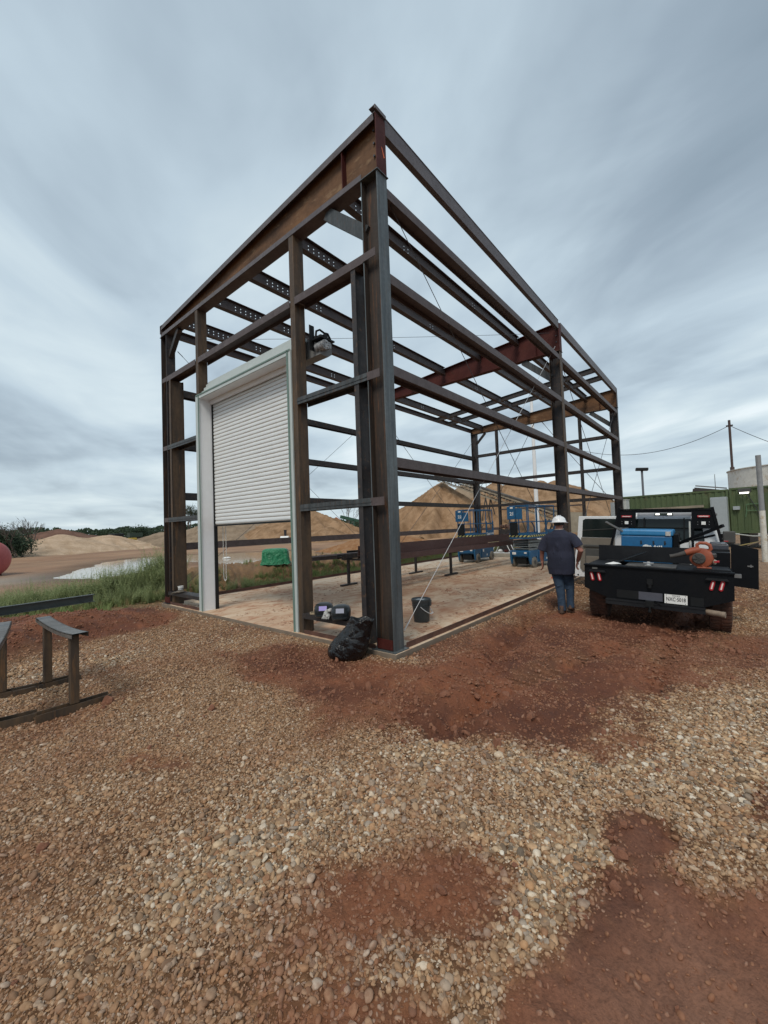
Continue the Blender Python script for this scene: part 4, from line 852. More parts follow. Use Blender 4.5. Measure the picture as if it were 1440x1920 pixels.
def ballz(mb, c, rx, ry, rz, n=18): mb.lathe([(sin(pi*k/8), -cos(pi*k/8)*rz) if 0 < k < 8 else (0, -cos(pi*k/8)*rz) for k in range(9)], c, n, rx, ry)
skin = mat_two('sunburnt_skin', (.26, .105, .075), (.36, .16, .115), 14, .35, .7, .55, 0, (1, 1, 1), .1)
gz_ = ground_z(3.92, -.91)
pn = thing('person', 'man in white hard hat, dark tee shirt and jeans walking away beside the truck', 'person', (3.92, -.92, gz_+.0), .10)
b = MB()
loft(b, [((0, 0, .80), .13, .17), ((0, 0, 1.0), .14, .18), ((0, 0, 1.3), .13, .19), ((-.02, 0, 1.44), .09, .13), ((-.01, 0, 1.52), .062, .07), ((.015, 0, 1.58), .062, .068), ((.03, 0, 1.63), .065, .065)])
ballz(b, (.045, 0, 1.665), .098, .078, .125); ballz(b, (.14, 0, 1.64), .022, .014, .022, 10); ballz(b, (.128, 0, 1.575), .03, .035, .025, 10)
for s in (1, -1): ballz(b, (.035, s*.078, 1.655), .022, .012, .033, 10)
for s in (1, -1): ballz(b, (.128, s*.032, 1.675), .012, .016, .009, 8)
limb(b, [(-.02, .17, 1.41), (-.03, .31, 1.22), (.03, .345, 1.0), (.045, .34, .93)], [.06, .05, .037, .028])
limb(b, [(-.02, -.17, 1.41), (-.12, -.335, 1.22), (-.13, -.375, 1.17), (.03, -.30, .98), (.055, -.285, .95)], [.06, .05, .048, .036, .029])
def hand(mb, w, side, tip):
    """w wrist; fingers towards tip; five separate fingers"""
    w = Vector(w); d = (Vector(tip)-w).normalized(); fw = Vector((1, 0, 0)); ac = (fw-d*fw.dot(d)).normalized(); out = d.cross(ac).normalized()
    pc = w+d*.05
    mb.add([pc+ac*(sx_*.040)+d*(sz_*.048)+out*(so_*.014) for sx_ in (-1, 1) for so_ in (-1, 1) for sz_ in (-1, 1)], [(0, 1, 3, 2), (4, 6, 7, 5), (0, 4, 5, 1), (2, 3, 7, 6), (0, 2, 6, 4), (1, 5, 7, 3)])
    inn = out*(-side)
    for k, (o_, L) in enumerate(((-.032, .062), (-.011, .074), (.011, .078), (.032, .070))):
        a0 = pc+ac*o_+d*.042; a1 = a0+d*L*.45+inn*.006; a2 = a1+d*L*.32+inn*.018; a3 = a2+d*L*.2+inn*.024
        mb.tube([a0-d*.02, a0, a1, a2, a3], [.010, .0105, .0098, .009, .007], 8)
    t0 = pc+ac*.036-d*.02; mb.tube([t0, t0+ac*.026+d*.03+inn*.008, t0+ac*.034+d*.058+inn*.018], [.014, .012, .009], 8)
hand(b, (.045, .34, .935), 1, (.05, .335, .75)); hand(b, (.055, -.285, .955), -1, (.09, -.24, .78))
limb(b, [(0, .085, .82), (-.0, .04, .48), (-.045, .008, .10)], [.065, .05, .035]); limb(b, [(0, -.09, .82), (.113, -.116, .49), (.055, -.122, .16)], [.065, .05, .035])
fused(b, 'body', skin, pn, .0085, 3)
# tee shirt
shm, t, p = mat_new('charcoal_cotton_tee'); v = obj_co(t); n1 = noise(t, mapping(t, v, (1, 1.2, .45)), 9, 4, .6, .8); n2 = noise(t, v, 3, 5, .6)
tt = ramp(t, n2, [(.4, 0.), (.65, 1.)]); sz = N(t, 'ShaderNodeSeparateXYZ'); t.links.new(v, sz.inputs[0])
band = math_(t, 'MULTIPLY', ramp(t, math_(t, 'DIVIDE', math_(t, 'ADD', sz.outputs[2], math_(t, 'MULTIPLY', n2, .12)), 1.5), [(.58, 0.), (.61, 1.), (.72, 1.), (.74, 0.)]), .55)
setc(t, p.inputs['Base Color'], mixc(t, band, mixc(t, tt, (.014, .017, .036), (.024, .027, .050)), (.007, .009, .022))); p.inputs['Roughness'].default_value = .9; bump(t, p, n1, .6, .03)
b = MB()
loft(b, [((-.01, -.01, .715), .165, .225), ((-.01, -.01, .85), .18, .238), ((.015, -.01, 1.0), .195, .242), ((.02, 0, 1.15), .185, .240), ((-.01, 0, 1.30), .165, .242), ((-.03, 0, 1.41), .140, .235), ((-.025, 0, 1.475), .115, .19), ((-.01, 0, 1.525), .085, .115), ((0, 0, 1.555), .070, .078)], 28)
Ry = Matrix.Rotation
loft(b, [((-.03, .325, 1.155), .075, .085, Ry(.35, 3, 'X')), ((-.02, .28, 1.27), .078, .088, Ry(.45, 3, 'X')), ((-.02, .22, 1.38), .085, .085, Ry(.6, 3, 'X')), ((-.02, .14, 1.44), .09, .07, Ry(.9, 3, 'X'))])
loft(b, [((-.135, -.350, 1.235), .070, .080, Ry(-.45, 3, 'X')), ((-.09, -.30, 1.32), .078, .085, Ry(-.5, 3, 'X')), ((-.04, -.22, 1.41), .085, .085, Ry(-.65, 3, 'X')), ((-.02, -.14, 1.45), .09, .07, Ry(-.9, 3, 'X'))])
rnd_ = random.Random(5)
for k in range(16): # folds
    a_ = rnd_.uniform(-pi, pi); z_ = rnd_.uniform(.8, 1.32); x_, y_ = .175*cos(a_), .228*sin(a_); b.tube([(x_, y_, z_-.09), (x_*1.05, y_*1.05, z_), (x_*.97+.01, y_*.97, z_+.12)], [.005, .010, .005], 6)
fused(b, 'tee_shirt', shm, pn, .011, 5)
b = MB(); b.tube([(.075*cos(2*pi*k/20), .082*sin(2*pi*k/20), 1.558+.008*cos(2*pi*k/20)) for k in range(20)], .006, 6, closed=True); b.build('shirt_collar', mat_plain('pale_collar', (.42, .38, .33), .8), pn, smooth=True)
# jeans
jm, t, p = mat_new('blue_denim'); v = obj_co(t); n1 = noise(t, mapping(t, v, (1, 1, 2.2)), 10, 5, .6, .6); n2 = noise(t, v, 4, 4, .6)
setc(t, p.inputs['Base Color'], mixc(t, ramp(t, n2, [(.35, 0.), (.65, 1.)]), (.013, .030, .060), (.034, .060, .100))); p.inputs['Roughness'].default_value = .9; bump(t, p, n1, .35, .03)
b = MB()
loft(b, [((0, 0, .74), .15, .20), ((0, 0, .86), .155, .205), ((0, 0, .94), .15, .20)], 24)
loft(b, [((-.055, .005, .045), .068, .074), ((-.05, .008, .16), .064, .068), ((-.035, .015, .32), .073, .074), ((-.005, .035, .48), .083, .084), ((.005, .065, .66), .10, .100), ((.0, .085, .80), .12, .108)])
loft(b, [((.045, -.125, .09), .064, .066), ((.065, -.12, .20), .064, .064), ((.10, -.12, .36), .070, .072), ((.115, -.115, .50), .082, .084), ((.06, -.105, .66), .10, .098), ((.0, -.09, .80), .12, .105)])
for k in range(14):
    s = rnd_.choice((0, 1)); z_ = rnd_.uniform(.12, .5); cx_, cy_, r_ = ((-.045, .012, .07), (.085, -.12, .068))[s]; a0 = rnd_.uniform(0, 6.28)
    b.tube([(cx_+r_*cos(a0+j*.35), cy_+r_*sin(a0+j*.35), z_+.012*j) for j in range(6)], .008, 6)
fused(b, 'jeans', jm, pn, .010, 4)
bt = mat_two('muddy_work_boot_leather', (.06, .038, .028), (.13, .065, .042), 10, .4, .6, .85)
for (x_, y_, z_, pit) in ((-.055, .005, .0, 0), (.055, -.125, .045, .30)):
    R = Ry(pit, 3, 'Y'); c0 = Vector((x_, y_, z_)); b = MB()
    loft(b, [(c0+R @ Vector((.04, 0, .0)), .145, .052, R), (c0+R @ Vector((.04, 0, .028)), .145, .052, R)], 20)
    loft(b, [(c0+R @ Vector((.035, 0, .028)), .135, .048, R), (c0+R @ Vector((.035, 0, .055)), .130, .047, R), (c0+R @ Vector((.0, 0, .085)), .088, .044, R), (c0+R @ Vector((-.012, 0, .14)), .060, .045, R)], 20)
    fused(b, 'boot', bt, pn, .008, 3)
# hard hat with full brim and the sunglasses strap
hw = mat_plain('white_hard_hat_shell', (.72, .74, .76), .35, 0, .04, 0)
b = MB(); Rh = Ry(.07, 3, 'Y')
b.lathe([(.165, .0), (.168, .006), (.128, .020), (.122, .05), (.108, .088), (.075, .118), (.035, .132), (0, .135)], (.03, 0, 1.672), 32, 1.08, .98, R=Rh)
for y_ in (-.03, 0, .03): b.tube([Rh @ Vector((-.122*cos(q_)*1.06, y_, .03+.112*sin(q_)))+Vector((.03, 0, 1.672)) for q_ in [pi*k/10 for k in range(1, 10)]], .007, 6)
b.build('hard_hat', hw, pn, smooth=True, ang=60)
b = MB(); b.lathe([(.105, -.035), (.108, -.015), (.106, .004)], (.032, 0, 1.667), 24, 1.05, .86, R=Rh); b.bb((-.085, -.05, 1.628), (-.07, .05, 1.664)); b.build('sunglasses_strap', 'black', pn, smooth=True)
b = MB(); b.bb((.135, -.065, 1.662), (.150, -.006, 1.690)); b.bb((.135, .006, 1.662), (.150, .065, 1.690)); b.build('sunglasses', 'black', pn, bev=.006)
# ================================================================ SCISSOR LIFTS
M['liftblue'] = mat_two('blue_lift_paint', (.008, .085, .20), (.016, .13, .28), 3, .4, .7, .42, 0, (1, 1, 1), .05)
hz_, t, p = mat_new('yellow_black_hazard_stripes'); v = obj_co(t); s_ = N(t, 'ShaderNodeSeparateXYZ'); t.links.new(v, s_.inputs[0])
f = math_(t, 'GREATER_THAN', math_(t, 'FRACT', math_(t, 'MULTIPLY', math_(t, 'ADD', math_(t, 'ADD', s_.outputs[0], s_.outputs[1]), s_.outputs[2]), 6.5)), .5)
setc(t, p.inputs['Base Color'], mixc(t, f, (.02, .02, .02), (.55, .50, .18))); p.inputs['Roughness'].default_value = .5; M['hazard'] = hz_
def make_lift(label, loc, rz, num, brand, grp):
    L, Wd = 1.95, .80; lf = thing('scissor_lift', label, 'scissor lift', loc, rz, grp); B = 'liftblue'
    hw_ = Wd/2
    # chassis: x=0 is the front (towards the camera), x=L the rear
    b = MB(); b.poly([(0.03, .36), (.03, .60), (L-.03, .60), (L-.03, .20), (1.35, .13), (.62, .16), (.5, .36)], (-hw_+.03, hw_-.03), 'y'); b.bb((-.02, -.30, .40), (.03, .30, .58)); ch = b.build('chassis', B, lf, bev=.02)
    for sg in (1, -1):
        b = MB(); b.poly([(-.02, .56), (-.02, .30), (.04, .12), (.08, .12), (.10, .36), (.42, .38), (.46, .16), (.52, .16), (.55, .40), (.55, .60), (.0, .60)], (min(sg*(hw_-.07), sg*hw_), max(sg*(hw_-.07), sg*hw_)), 'y'); b.build('fender', B, ch, bev=.01)
        b = MB(); b.bb((.62, sg*hw_-.028 if sg > 0 else sg*hw_, .18), (1.30, sg*hw_ if sg > 0 else sg*hw_+.028, .55)); bx = b.build('battery_tray_door', B, ch, bev=.012)
        b = MB(); b.bb((.72, sg*hw_+sg*.001 if sg > 0 else sg*hw_-.004, .42), (.84, sg*hw_+.004 if sg > 0 else sg*hw_-.001, .53)); b.bb((1.1, sg*hw_+.001 if sg > 0 else sg*hw_-.004, .24), (1.17, sg*hw_+.004 if sg > 0 else sg*hw_-.001, .31)); b.build('safety_decal', 'signwhite', bx)
    for x_ in (.24, 1.66):
        for y_ in (hw_-.03, -hw_+.03):
            b = MB(); b.lathe([(0, -.055), (.16, -.06), (.185, -.045), (.19, 0), (.185, .045), (.16, .06), (0, .055)], (x_, y_, .19), 22, R=Matrix.Rotation(pi/2, 3, 'X')); o = b.build('wheel', 'greyrubber', lf, smooth=True)
            b = MB(); b.cyl((x_, y_-.064 if y_ < 0 else y_+.064, .19), (x_, y_, .19), .07, n=12); b.build('hub', mat_plain('dark_wheel_hub', (.06, .06, .055), .6), o)
    b = MB(); b.bb((-.026, .15, .46), (-.0205, .30, .55)); b.build('safety_decal', 'signwhite', ch)
    b = MB(); b.bb((-.026, -.27, .50), (-.0205, -.17, .55)); b.build('safety_decal', 'signwhite', ch)
    b = MB(); b.bb((.06, -.2, .12), (.5, .2, .34)); b.build('drive_unit', 'black', ch)
    # folded scissor stack
    for k in range(4):
        z_ = .635+.085*k; b = MB()
        for y_ in (hw_-.10, -hw_+.10): b.rect((.10, y_, z_+.03*(k % 2)), (L-.12, y_, z_+.03*((k+1) % 2)), .05, .068)
        for x_ in (.2, 1.0, 1.7): b.cyl((x_, -hw_+.08, z_+.015), (x_, hw_-.08, z_+.015), .02, n=8)
        b.build('scissor_arm', mat_plain('grey_scissor_arm', (.17, .19, .19), .5), lf)
    # platform
    ZP = 1.02
    b = MB(); b.bb((.0, -hw_+.01, ZP), (L, hw_-.01, ZP+.06)); pf = b.build('platform', B, lf)
    for sg in (1, -1):
        b = MB(); b.bb((.02, sg*(hw_-.009) if sg > 0 else sg*(hw_+.004), ZP+.062), (1.10, sg*(hw_+.004) if sg > 0 else sg*(hw_-.009), ZP+.13)); b.build('hazard_stripe', 'hazard', pf)
    b = MB(); b.bb((-.012, -hw_+.01, ZP+.062), (-.002, hw_-.01, ZP+.13)); b.build('hazard_stripe', 'hazard', pf)
    b = MB(); b.bb((.0, -hw_+.01, ZP+.061), (.012, hw_-.01, ZP+.20)); b.bb((.013, hw_-.022, ZP+.061), (L, hw_-.012, ZP+.20)); b.bb((.013, -hw_+.012, ZP+.061), (L, -hw_+.022, ZP+.20)); b.build('toe_board', B, pf)
    ZR, ZM = 2.20, 1.62; r = .019
    def post(x_, y_): b = MB(); b.tube([(x_, y_, ZP+.06), (x_, y_, ZR)], r, 8); b.build('rail_post', B, lf, smooth=True)
    for x_ in (.03, .62, 1.22, L-.04):
        for y_ in (hw_-.035, -hw_+.035): post(x_, y_)
    for z_ in (ZM, ZR): b = MB(); b.tube([(.03, -hw_+.035, z_), (.03, hw_-.035, z_), (L-.04, hw_-.035, z_), (L-.04, -hw_+.035, z_)], r*(1.15 if z_ > 2 else 1), 8, closed=True); b.build('guard_rail', B, lf, smooth=True)
    b = MB(); b.bb((1.20, -hw_-.002, ZP-.05), (L, -hw_+.01, ZP+.30)); b.bb((1.20, -hw_-.002, ZP+.301), (1.27, -hw_+.012, ZR-.50)); b.bb((L-.08, -hw_-.002, ZP+.301), (L, -hw_+.012, ZR-.50)); b.bb((1.27, -hw_, ZR-.62), (L-.08, -hw_+.012, ZR-.56)); sp_ = b.build('side_panel', B, lf)
    if brand: text('Genie', 'panel_lettering', 'signwhite', sp_, (1.36, -hw_-.004, ZP+.14), (pi/2, 0, 0), .17, .001, bold=.003, sx=.9); text('GS-1930', 'panel_lettering', 'signwhite', sp_, (1.74, -hw_-.004, ZP+.14), (pi/2, 0, 0), .12, .001, bold=.002, sx=.8)
    # document box / control box on the front rail
    b = MB(); b.bb((-.06, .10, ZM+.10), (-.0, hw_+.02, ZR-.01)); b.bb((-.05, -.16, ZM+.10), (.0, .085, ZR-.10)); cb_ = b.build('control_box', B, lf, bev=.008)
    b = MB(); b.bb((-.055, .03, ZP+.14), (-.035, .33, ZM-.01)); b.build('rubber_flap', 'black', lf)
    text(num, 'lift_number', 'signwhite', cb_, (-.063, .22, ZM+.30), (pi/2, 0, -pi/2), .17, .001, bold=.004)
    b = MB(); b.bb((-.066, .17, ZR-.09), (-.0605, .28, ZR-.03)); b.build('safety_decal', 'signwhite', cb_)
    b = MB(); b.tube([(.55, -hw_+.10, ZP+.08), (.52, -hw_+.10, ZP+.40), (.40, -hw_+.09, ZM-.06), (.25, -hw_+.07, ZM)], .022, 8); b.build('grab_rail', B, lf, smooth=True)
    return lf
make_lift('blue scissor lift numbered 22 with a brand panel on its guard rail', (11.10, 4.98, .0), rad(2), '22', True, 'parked scissor lifts')
l2 = make_lift('blue scissor lift numbered 21 parked just beyond the walking man', (10.15, 2.33, .0), rad(-9), '21', False, 'parked scissor lifts')

# ================================================================ STANDS AND LOOSE STEEL
def sawhorse(label, loc, rz, H, ln, grp, bent=0, pipe=False, foot=.62):
    """two T legs joined by a flat channel top; local y runs from the near leg to the far leg"""
    sh = thing('steel_sawhorse', label, 'sawhorse', loc, rz, grp)
    mt = 'brownpost' if pipe is False else 'dark'
    for y_ in (0, ln):
        b = MB(); b.rect((0, y_, .075), (0, y_, H-.045), .075, .075) if not pipe else b.rect((0, y_, .05), (0, y_, H-.045), .07, .07); b.build('leg', mt, sh, bev=.006)
        b = MB(); f2 = foot/2
        if not pipe:
            b.bb((-f2, y_-.06, .0), (f2, y_-.052, .075)); b.bb((-f2, y_+.052, .0), (f2, y_+.06, .075)); b.bb((-f2, y_-.0515, .030), (f2, y_+.0515, .038))
        else: b.bb((-f2, y_-.05, .0), (f2, y_+.05, .05))
        b.build('foot', mt, sh)
    b = MB(); n_ = 8; y0, y1 = -.22, ln+.20; pr_ = []
    for k in range(n_+1):
        y_ = y0+(y1-y0)*k/n_; z_ = H-bent*4*(k/n_)*(1-k/n_)+bent*.0; pr_.append((y_, z_))
    for (ya, za), (yb, zb) in zip(pr_[:-1], pr_[1:]):
        b.add([(x_, y_, z_) for y_, z_ in ((ya, za), (yb, zb)) for x_, z_ in ((-.068, z_-.012), (-.068, z_), (.068, z_), (.068, z_-.012))], [(0, 4, 5, 1), (1, 5, 6, 2), (2, 6, 7, 3), (3, 7, 4, 0)])
        for s in (-1, 1): b.add([(s*x_, y_, z_) for y_, z_ in ((ya, za), (yb, zb)) for x_, z_ in ((.068, z_-.045), (.068, z_-.0), (.060, z_-.0), (.060, z_-.045))], [(0, 4, 5, 1), (1, 5, 6, 2), (2, 6, 7, 3), (3, 7, 4, 0)])
    b.build('top_channel', 'scratched' if not pipe else 'dark', sh); return sh
gz1 = ground_z(-2.95, 2.1)
sawhorse('steel sawhorse with scratched channel top on gravel, wholly in view at the left', (-2.96, 1.76, -.105), .02, .80, 1.02, 'gravel yard sawhorses', .03)
sawhorse('steel sawhorse cut off by the left edge under the grey section', (-3.54, 1.9, -.105), -.19, .80, .95, 'gravel yard sawhorses', .02)
b = MB(); pa, pb = Vector((-6.0, 2.45, .852)), Vector((-2.48, 2.98, .845)); b.chan(pa, pb, .095, .055, .008)
tag(b.build('steel_channel', mat_two('grey_green_channel', (.05, .058, .055), (.09, .10, .095), 2, .35, .65, .5, .2)), 'grey steel channel laid across the sawhorses at the left', 'steel beam')
sawhorse('dark steel stand under the near ends of the indoor beams', (4.15, 3.62, 0), 0, .76, 1.34, 'stands under the beams indoors', 0, True, .6)
sawhorse('dark steel stand under the middle of the indoor beams', (7.36, 3.52, 0), .03, .76, 1.36, 'stands under the beams indoors', 0, True, .72)
def loose(label, p0, p1, d, w_, mat='girt', up=(0, 1, 0), grp='beams resting on the stands'):
    b = MB(); b.ibeam(p0, p1, d, w_, .010, .008, up); tag(b.build('loose_steel_beam', mat), label, 'steel beam', grp)
loose('long brown steel beam lying flat in front on the stands', (3.35, 3.42, .835), (13.6, 3.05, .835), .24, .15, 'beamred')
loose('brown steel beam lying second on the stands', (3.55, 3.86, 1.025), (13.4, 3.60, 1.025), .26, .25, 'beamred')
loose('brown steel beam lying third on the stands', (3.9, 4.25, .86), (11.2, 4.15, .86), .20, .16)
loose('dark steel beam lying last on the stands at their back', (3.75, 4.9, .83), (10.6, 4.85, .83), .20, .12, 'dark')
loose('long beam lying on the grass outside the left wall', (5.2, 8.3, .55), (12.6, 8.0, .42), .14, .10, 'girt', (0, 0, 1), 'beams lying outside the left wall')
loose('dark beam lying on the grass farther out beyond the left wall', (7.9, 8.8, .62), (14.4, 8.6, .50), .14, .10, 'dark', (0, 0, 1), 'beams lying outside the left wall')

# ================================================================ SMALL THINGS BY THE FRONT CORNER
# bucket
bk = thing('bucket', 'dark grey lidded plastic bucket on the slab beside the front column', 'bucket', (1.62, .70, .0), .3)
bm_ = mat_two('dark_grey_plastic_bucket', (.035, .042, .045), (.055, .062, .065), 5, .4, .7, .5)
b = MB(); b.lathe([(.128, 0), (.13, .004), (.150, .30), (.155, .301), (.155, .33), (.151, .331), (.152, .36), (.140, .36), (.12, .012), (0, .012)], n=36)
for z_ in (.26, .29): b.lathe([(.149, z_), (.158, z_+.003), (.158, z_+.008), (.149, z_+.011)], n=36)
b.build('pail', bm_, bk, smooth=True)
b = MB(); b.lathe([(.162, .335), (.166, .345), (.166, .378), (.158, .385), (.148, .375), (.145, .365), (0, .368)], n=36); ld = b.build('lid', bm_, bk, smooth=True)
b = MB(); b.bb((-.10, -.07, .372), (.02, .06, .376)); b.build('lid_label', mat_plain('pale_lid_sticker', (.28, .30, .31), .4), ld)
b = MB(); b.bb((-.04, -.175, .27), (.04, -.155, .36)); b.build('lid_clip', bm_, ld, bev=.004)
b = MB(); b.tube([(.157*cos(a_)*1.04, -.157*sin(a_)*.9-.04, .27-.13*sin(a_)) for a_ in [pi*k/14 for k in range(15)]], .0055, 8); b.tube([(-.05, -.185, .145), (.05, -.185, .145)], .012, 8); b.build('bail_handle', mat_plain('white_bail_wire', (.6, .6, .6), .5), bk, smooth=True)
b = MB(); 
for k in range(4): b.tube([(.30+.03*k+.05*cos(a_), .42+.05*sin(a_*1.0), .02+.012*k+.02*sin(3*a_)) for a_ in [2*pi*j/16 for j in range(16)]], .007, 6, closed=True)
tag(b.build('cable_coil', 'cablelight'), 'small coil of pale cable lying at the foot of the front column', 'cable coil')
# trash bag
tbm, t, p = mat_new('black_bin_bag_plastic'); v = obj_co(t); setc(t, p.inputs['Base Color'], (.006, .006, .007)); p.inputs['Roughness'].default_value = .26
n1 = noise(t, v, 4, 2, .5, .5); vo = N(t, 'ShaderNodeTexVoronoi', feature='DISTANCE_TO_EDGE'); vo.inputs['Scale'].default_value = 7; t.links.new(v, vo.inputs['Vector'])
rg = math_(t, 'ABSOLUTE', math_(t, 'SUBTRACT', noise(t, mapping(t, v, (1, 1, .5)), 9, 4, .55, 1.0), .5)); bump(t, p, math_(t, 'ADD', math_(t, 'ADD', math_(t, 'MULTIPLY', n1, .7), math_(t, 'MULTIPLY', vo.outputs['Distance'], .6)), math_(t, 'MULTIPLY', rg, 1.1)), .95, .05)
b = MB(); rings = [(0, .17, .13), (.0, .24, .20), (.06, .275, .225), (.15, .27, .22), (.26, .235, .19), (.36, .195, .15), (.44, .17, .12), (.50, .165, .11), (.54, .185, .12)]; nb = 44; vs_ = []; rnb = random.Random(3); ph = [rnb.uniform(0, 6.28) for _ in range(12)]
for i, (z_, ry_, rx_) in enumerate(rings):
    for k in range(nb):
        a_ = 2*pi*k/nb; wv = 1+.05*sin(3*a_+ph[0]+z_*6)+.035*sin(7*a_+ph[1]-z_*12)+.03*abs(sin(5.5*a_+ph[2]+z_*9))+(.05+.15*max(0, z_-.3))*(abs((a_*11/pi/2+z_*2) % 1-.5)-.25)
        vs_.append((rx_*wv*cos(a_)-.05*max(0, z_-.1), ry_*wv*sin(a_)-.55*max(0, z_-.06), z_+.02*sin(5*a_+i)*(i > 6)))
b.add(vs_, [(i*nb+k, i*nb+(k+1) % nb, (i+1)*nb+(k+1) % nb, (i+1)*nb+k) for i in range(len(rings)-1) for k in range(nb)]+[tuple(range(nb-1, -1, -1))])
top = vs_[-nb:]; cx_ = sum(v_[0] for v_ in top)/nb; cy_ = sum(v_[1] for v_ in top)/nb; b.add(top+[(cx_, cy_, .36)], [(k, (k+1) % nb, nb) for k in range(nb)])
bag = b.build('trash_bag', tbm, None, smooth=True, ang=80); bag.location = (-.30, .56, ground_z(-.3, .6)-.01); bag.rotation_euler = (0, 0, .25); sb_ = bag.modifiers.new('s', 'SUBSURF'); sb_.levels = sb_.render_levels = 1
tag(bag, 'open black bin bag slumped on gravel against the front column', 'trash bag')
# welding helmets
def helmet(label, loc, rz, tint):
    h = thing('welding_helmet', label, 'welding helmet', loc, rz, 'welding helmets on the sill'); h.scale = (1.15, 1.15, .86); h.rotation_euler = (0, .10, rz); b = MB(); n_ = 20; rings = []
    # shell opening towards +x (back), face towards -x
    sec = [(0, .105, .11, .0), (.05, .118, .122, 0), (.11, .12, .125, 0), (.17, .118, .12, .01), (.21, .10, .10, .02), (.235, .05, .055, .03), (.24, .004, .004, .03)]; vs_ = []
    for z_, rx, ry, dx_ in sec:
        for k in range(n_):
            a_ = 2*pi*k/n_; e = .7; vs_.append((dx_+rx*math.copysign(abs(cos(a_))**e, cos(a_))*1.15, ry*math.copysign(abs(sin(a_))**e, sin(a_)), z_))
    b.add(vs_, [(i*n_+k, i*n_+(k+1) % n_, (i+1)*n_+(k+1) % n_, (i+1)*n_+k) for i in range(len(sec)-1) for k in range(n_)]+[tuple(range(n_-1, -1, -1))])
    b.add([(-.14, -.09, .0), (-.14, .09, .0), (-.19, .06, .02), (-.19, -.06, .02), (-.12, -.10, .05), (-.12, .10, .05)], [(0, 1, 2, 3), (3, 2, 5, 4), (0, 3, 4), (1, 5, 2), (0, 4, 5, 1)])
    sh = b.build('shell', mat_plain('black_helmet_plastic', (.012, .015, .017), .35, spec=.5), h, smooth=True, ang=50)
    R = Matrix.Rotation(.20, 3, 'Y'); b = MB(); b.box((-.125, 0, .145), (.03, .125, .115), R=R); fr_ = b.build('lens_frame', 'black', sh, bev=.008)
    b = MB(); b.box((-.1425, 0, .150), (.004, .10, .075), R=R); b.build('lens', tint, fr_); return h
lensA, t, p = mat_new('violet_auto_dark_lens'); setc(t, p.inputs['Base Color'], (.36, .30, .62)); p.inputs['Roughness'].default_value = .1
lensB, t, p = mat_new('grey_auto_dark_lens'); setc(t, p.inputs['Base Color'], (.32, .33, .40)); p.inputs['Roughness'].default_value = .1
helmet('black welding helmet with violet lens beside the brown door post', (.02, 1.36, .312), .75, lensA)
helmet('black welding helmet with grey lens resting nearer the bin bag', (.03, 1.00, .312), .70, lensB)
gm = mat_two('light_grey_work_glove', (.30, .30, .29), (.50, .49, .47), 22, .4, .6, .9, 0, (1, 1, 1), .5)
gl = MB()
for k, (dx_, dy_, dz_) in enumerate(((0, 0, .0), (.02, .03, .05), (-.04, .02, .02), (-.06, -.02, -.0), (.0, -.03, .07))): ballz(gl, (dx_, dy_, .05+dz_), .05, .035, .03, 10)
for k in range(5): gl.tube([(-.03, -.03+.018*k, .06+.01*k), (-.075, -.04+.022*k, .04), (-.11, -.045+.025*k, .018)], [.013, .012, .009], 8)
gv = gl.build('work_gloves', gm, None, smooth=True, ang=70); gv.location = (-.06, 1.17, .315); gv.rotation_euler = (0, 0, .4); tag(gv, 'crumpled pale work gloves stuffed between the two welding helmets', 'gloves')
b = MB()
for k in range(2): b.tube([(.05+.07*cos(a_), 1.60+.075*sin(a_), .322+.012*k+.004*sin(4*a_)) for a_ in [2*pi*j/20 for j in range(20)]], .008, 6, closed=True)
tag(b.build('rope_coil', mat_plain('tan_rope', (.34, .27, .18), .9)), 'small tan rope loop on the sill beside the door post', 'rope')
# cup and rag on the left sill
cp = thing('plastic_cup', 'white plastic cup with dark print on the left sill', 'cup', (.10, 6.38, .291))
b = MB(); b.lathe([(.045, 0), (.06, .13), (.064, .13), (.064, .137), (.056, .137), (.042, .006), (0, .006)], n=20); b.build('cup_body', 'signwhite', cp, smooth=True)
b = MB()
for z_, w0 in ((.045, .05), (.075, .06)): b.lathe([(.0505+z_*.09, z_), (.0515+z_*.10, z_+.012)], n=20)
b.build('cup_print', 'ink', cp)
gl = MB(); ballz(gl, (0, 0, .03), .09, .10, .035, 12); ballz(gl, (-.05, .08, .015), .05, .06, .02, 10); gl.tube([(-.06, .1, .02), (-.10, .16, .0), (-.11, .2, -.03)], [.02, .018, .012], 8)
gv = gl.build('work_glove', mat_two('dark_dirty_glove', (.08, .07, .055), (.16, .13, .10), 20), None, smooth=True); gv.location = (.02, 6.22, .292); tag(gv, 'dirty brown work glove lying in front of the white cup', 'glove')
# orange cone hidden behind the man
cn = thing('traffic_cone', 'orange traffic cone on the slab partly hidden by the walking man', 'cone', (7.95, .36, 0))
oc = mat_plain('orange_cone_plastic', (.75, .10, .03), .5)
b = MB(); b.bb((-.17, -.17, 0), (.17, .17, .03)); b.build('base', oc, cn, bev=.01)
b = MB(); b.lathe([(.12, .03), (.035, .62), (.03, .63), (0, .63)], n=24); bd = b.build('cone_body', oc, cn, smooth=True)
b = MB(); b.lathe([(.094, .24), (.074, .38)], n=24); b.build('reflective_band', 'signwhite', bd, smooth=True)
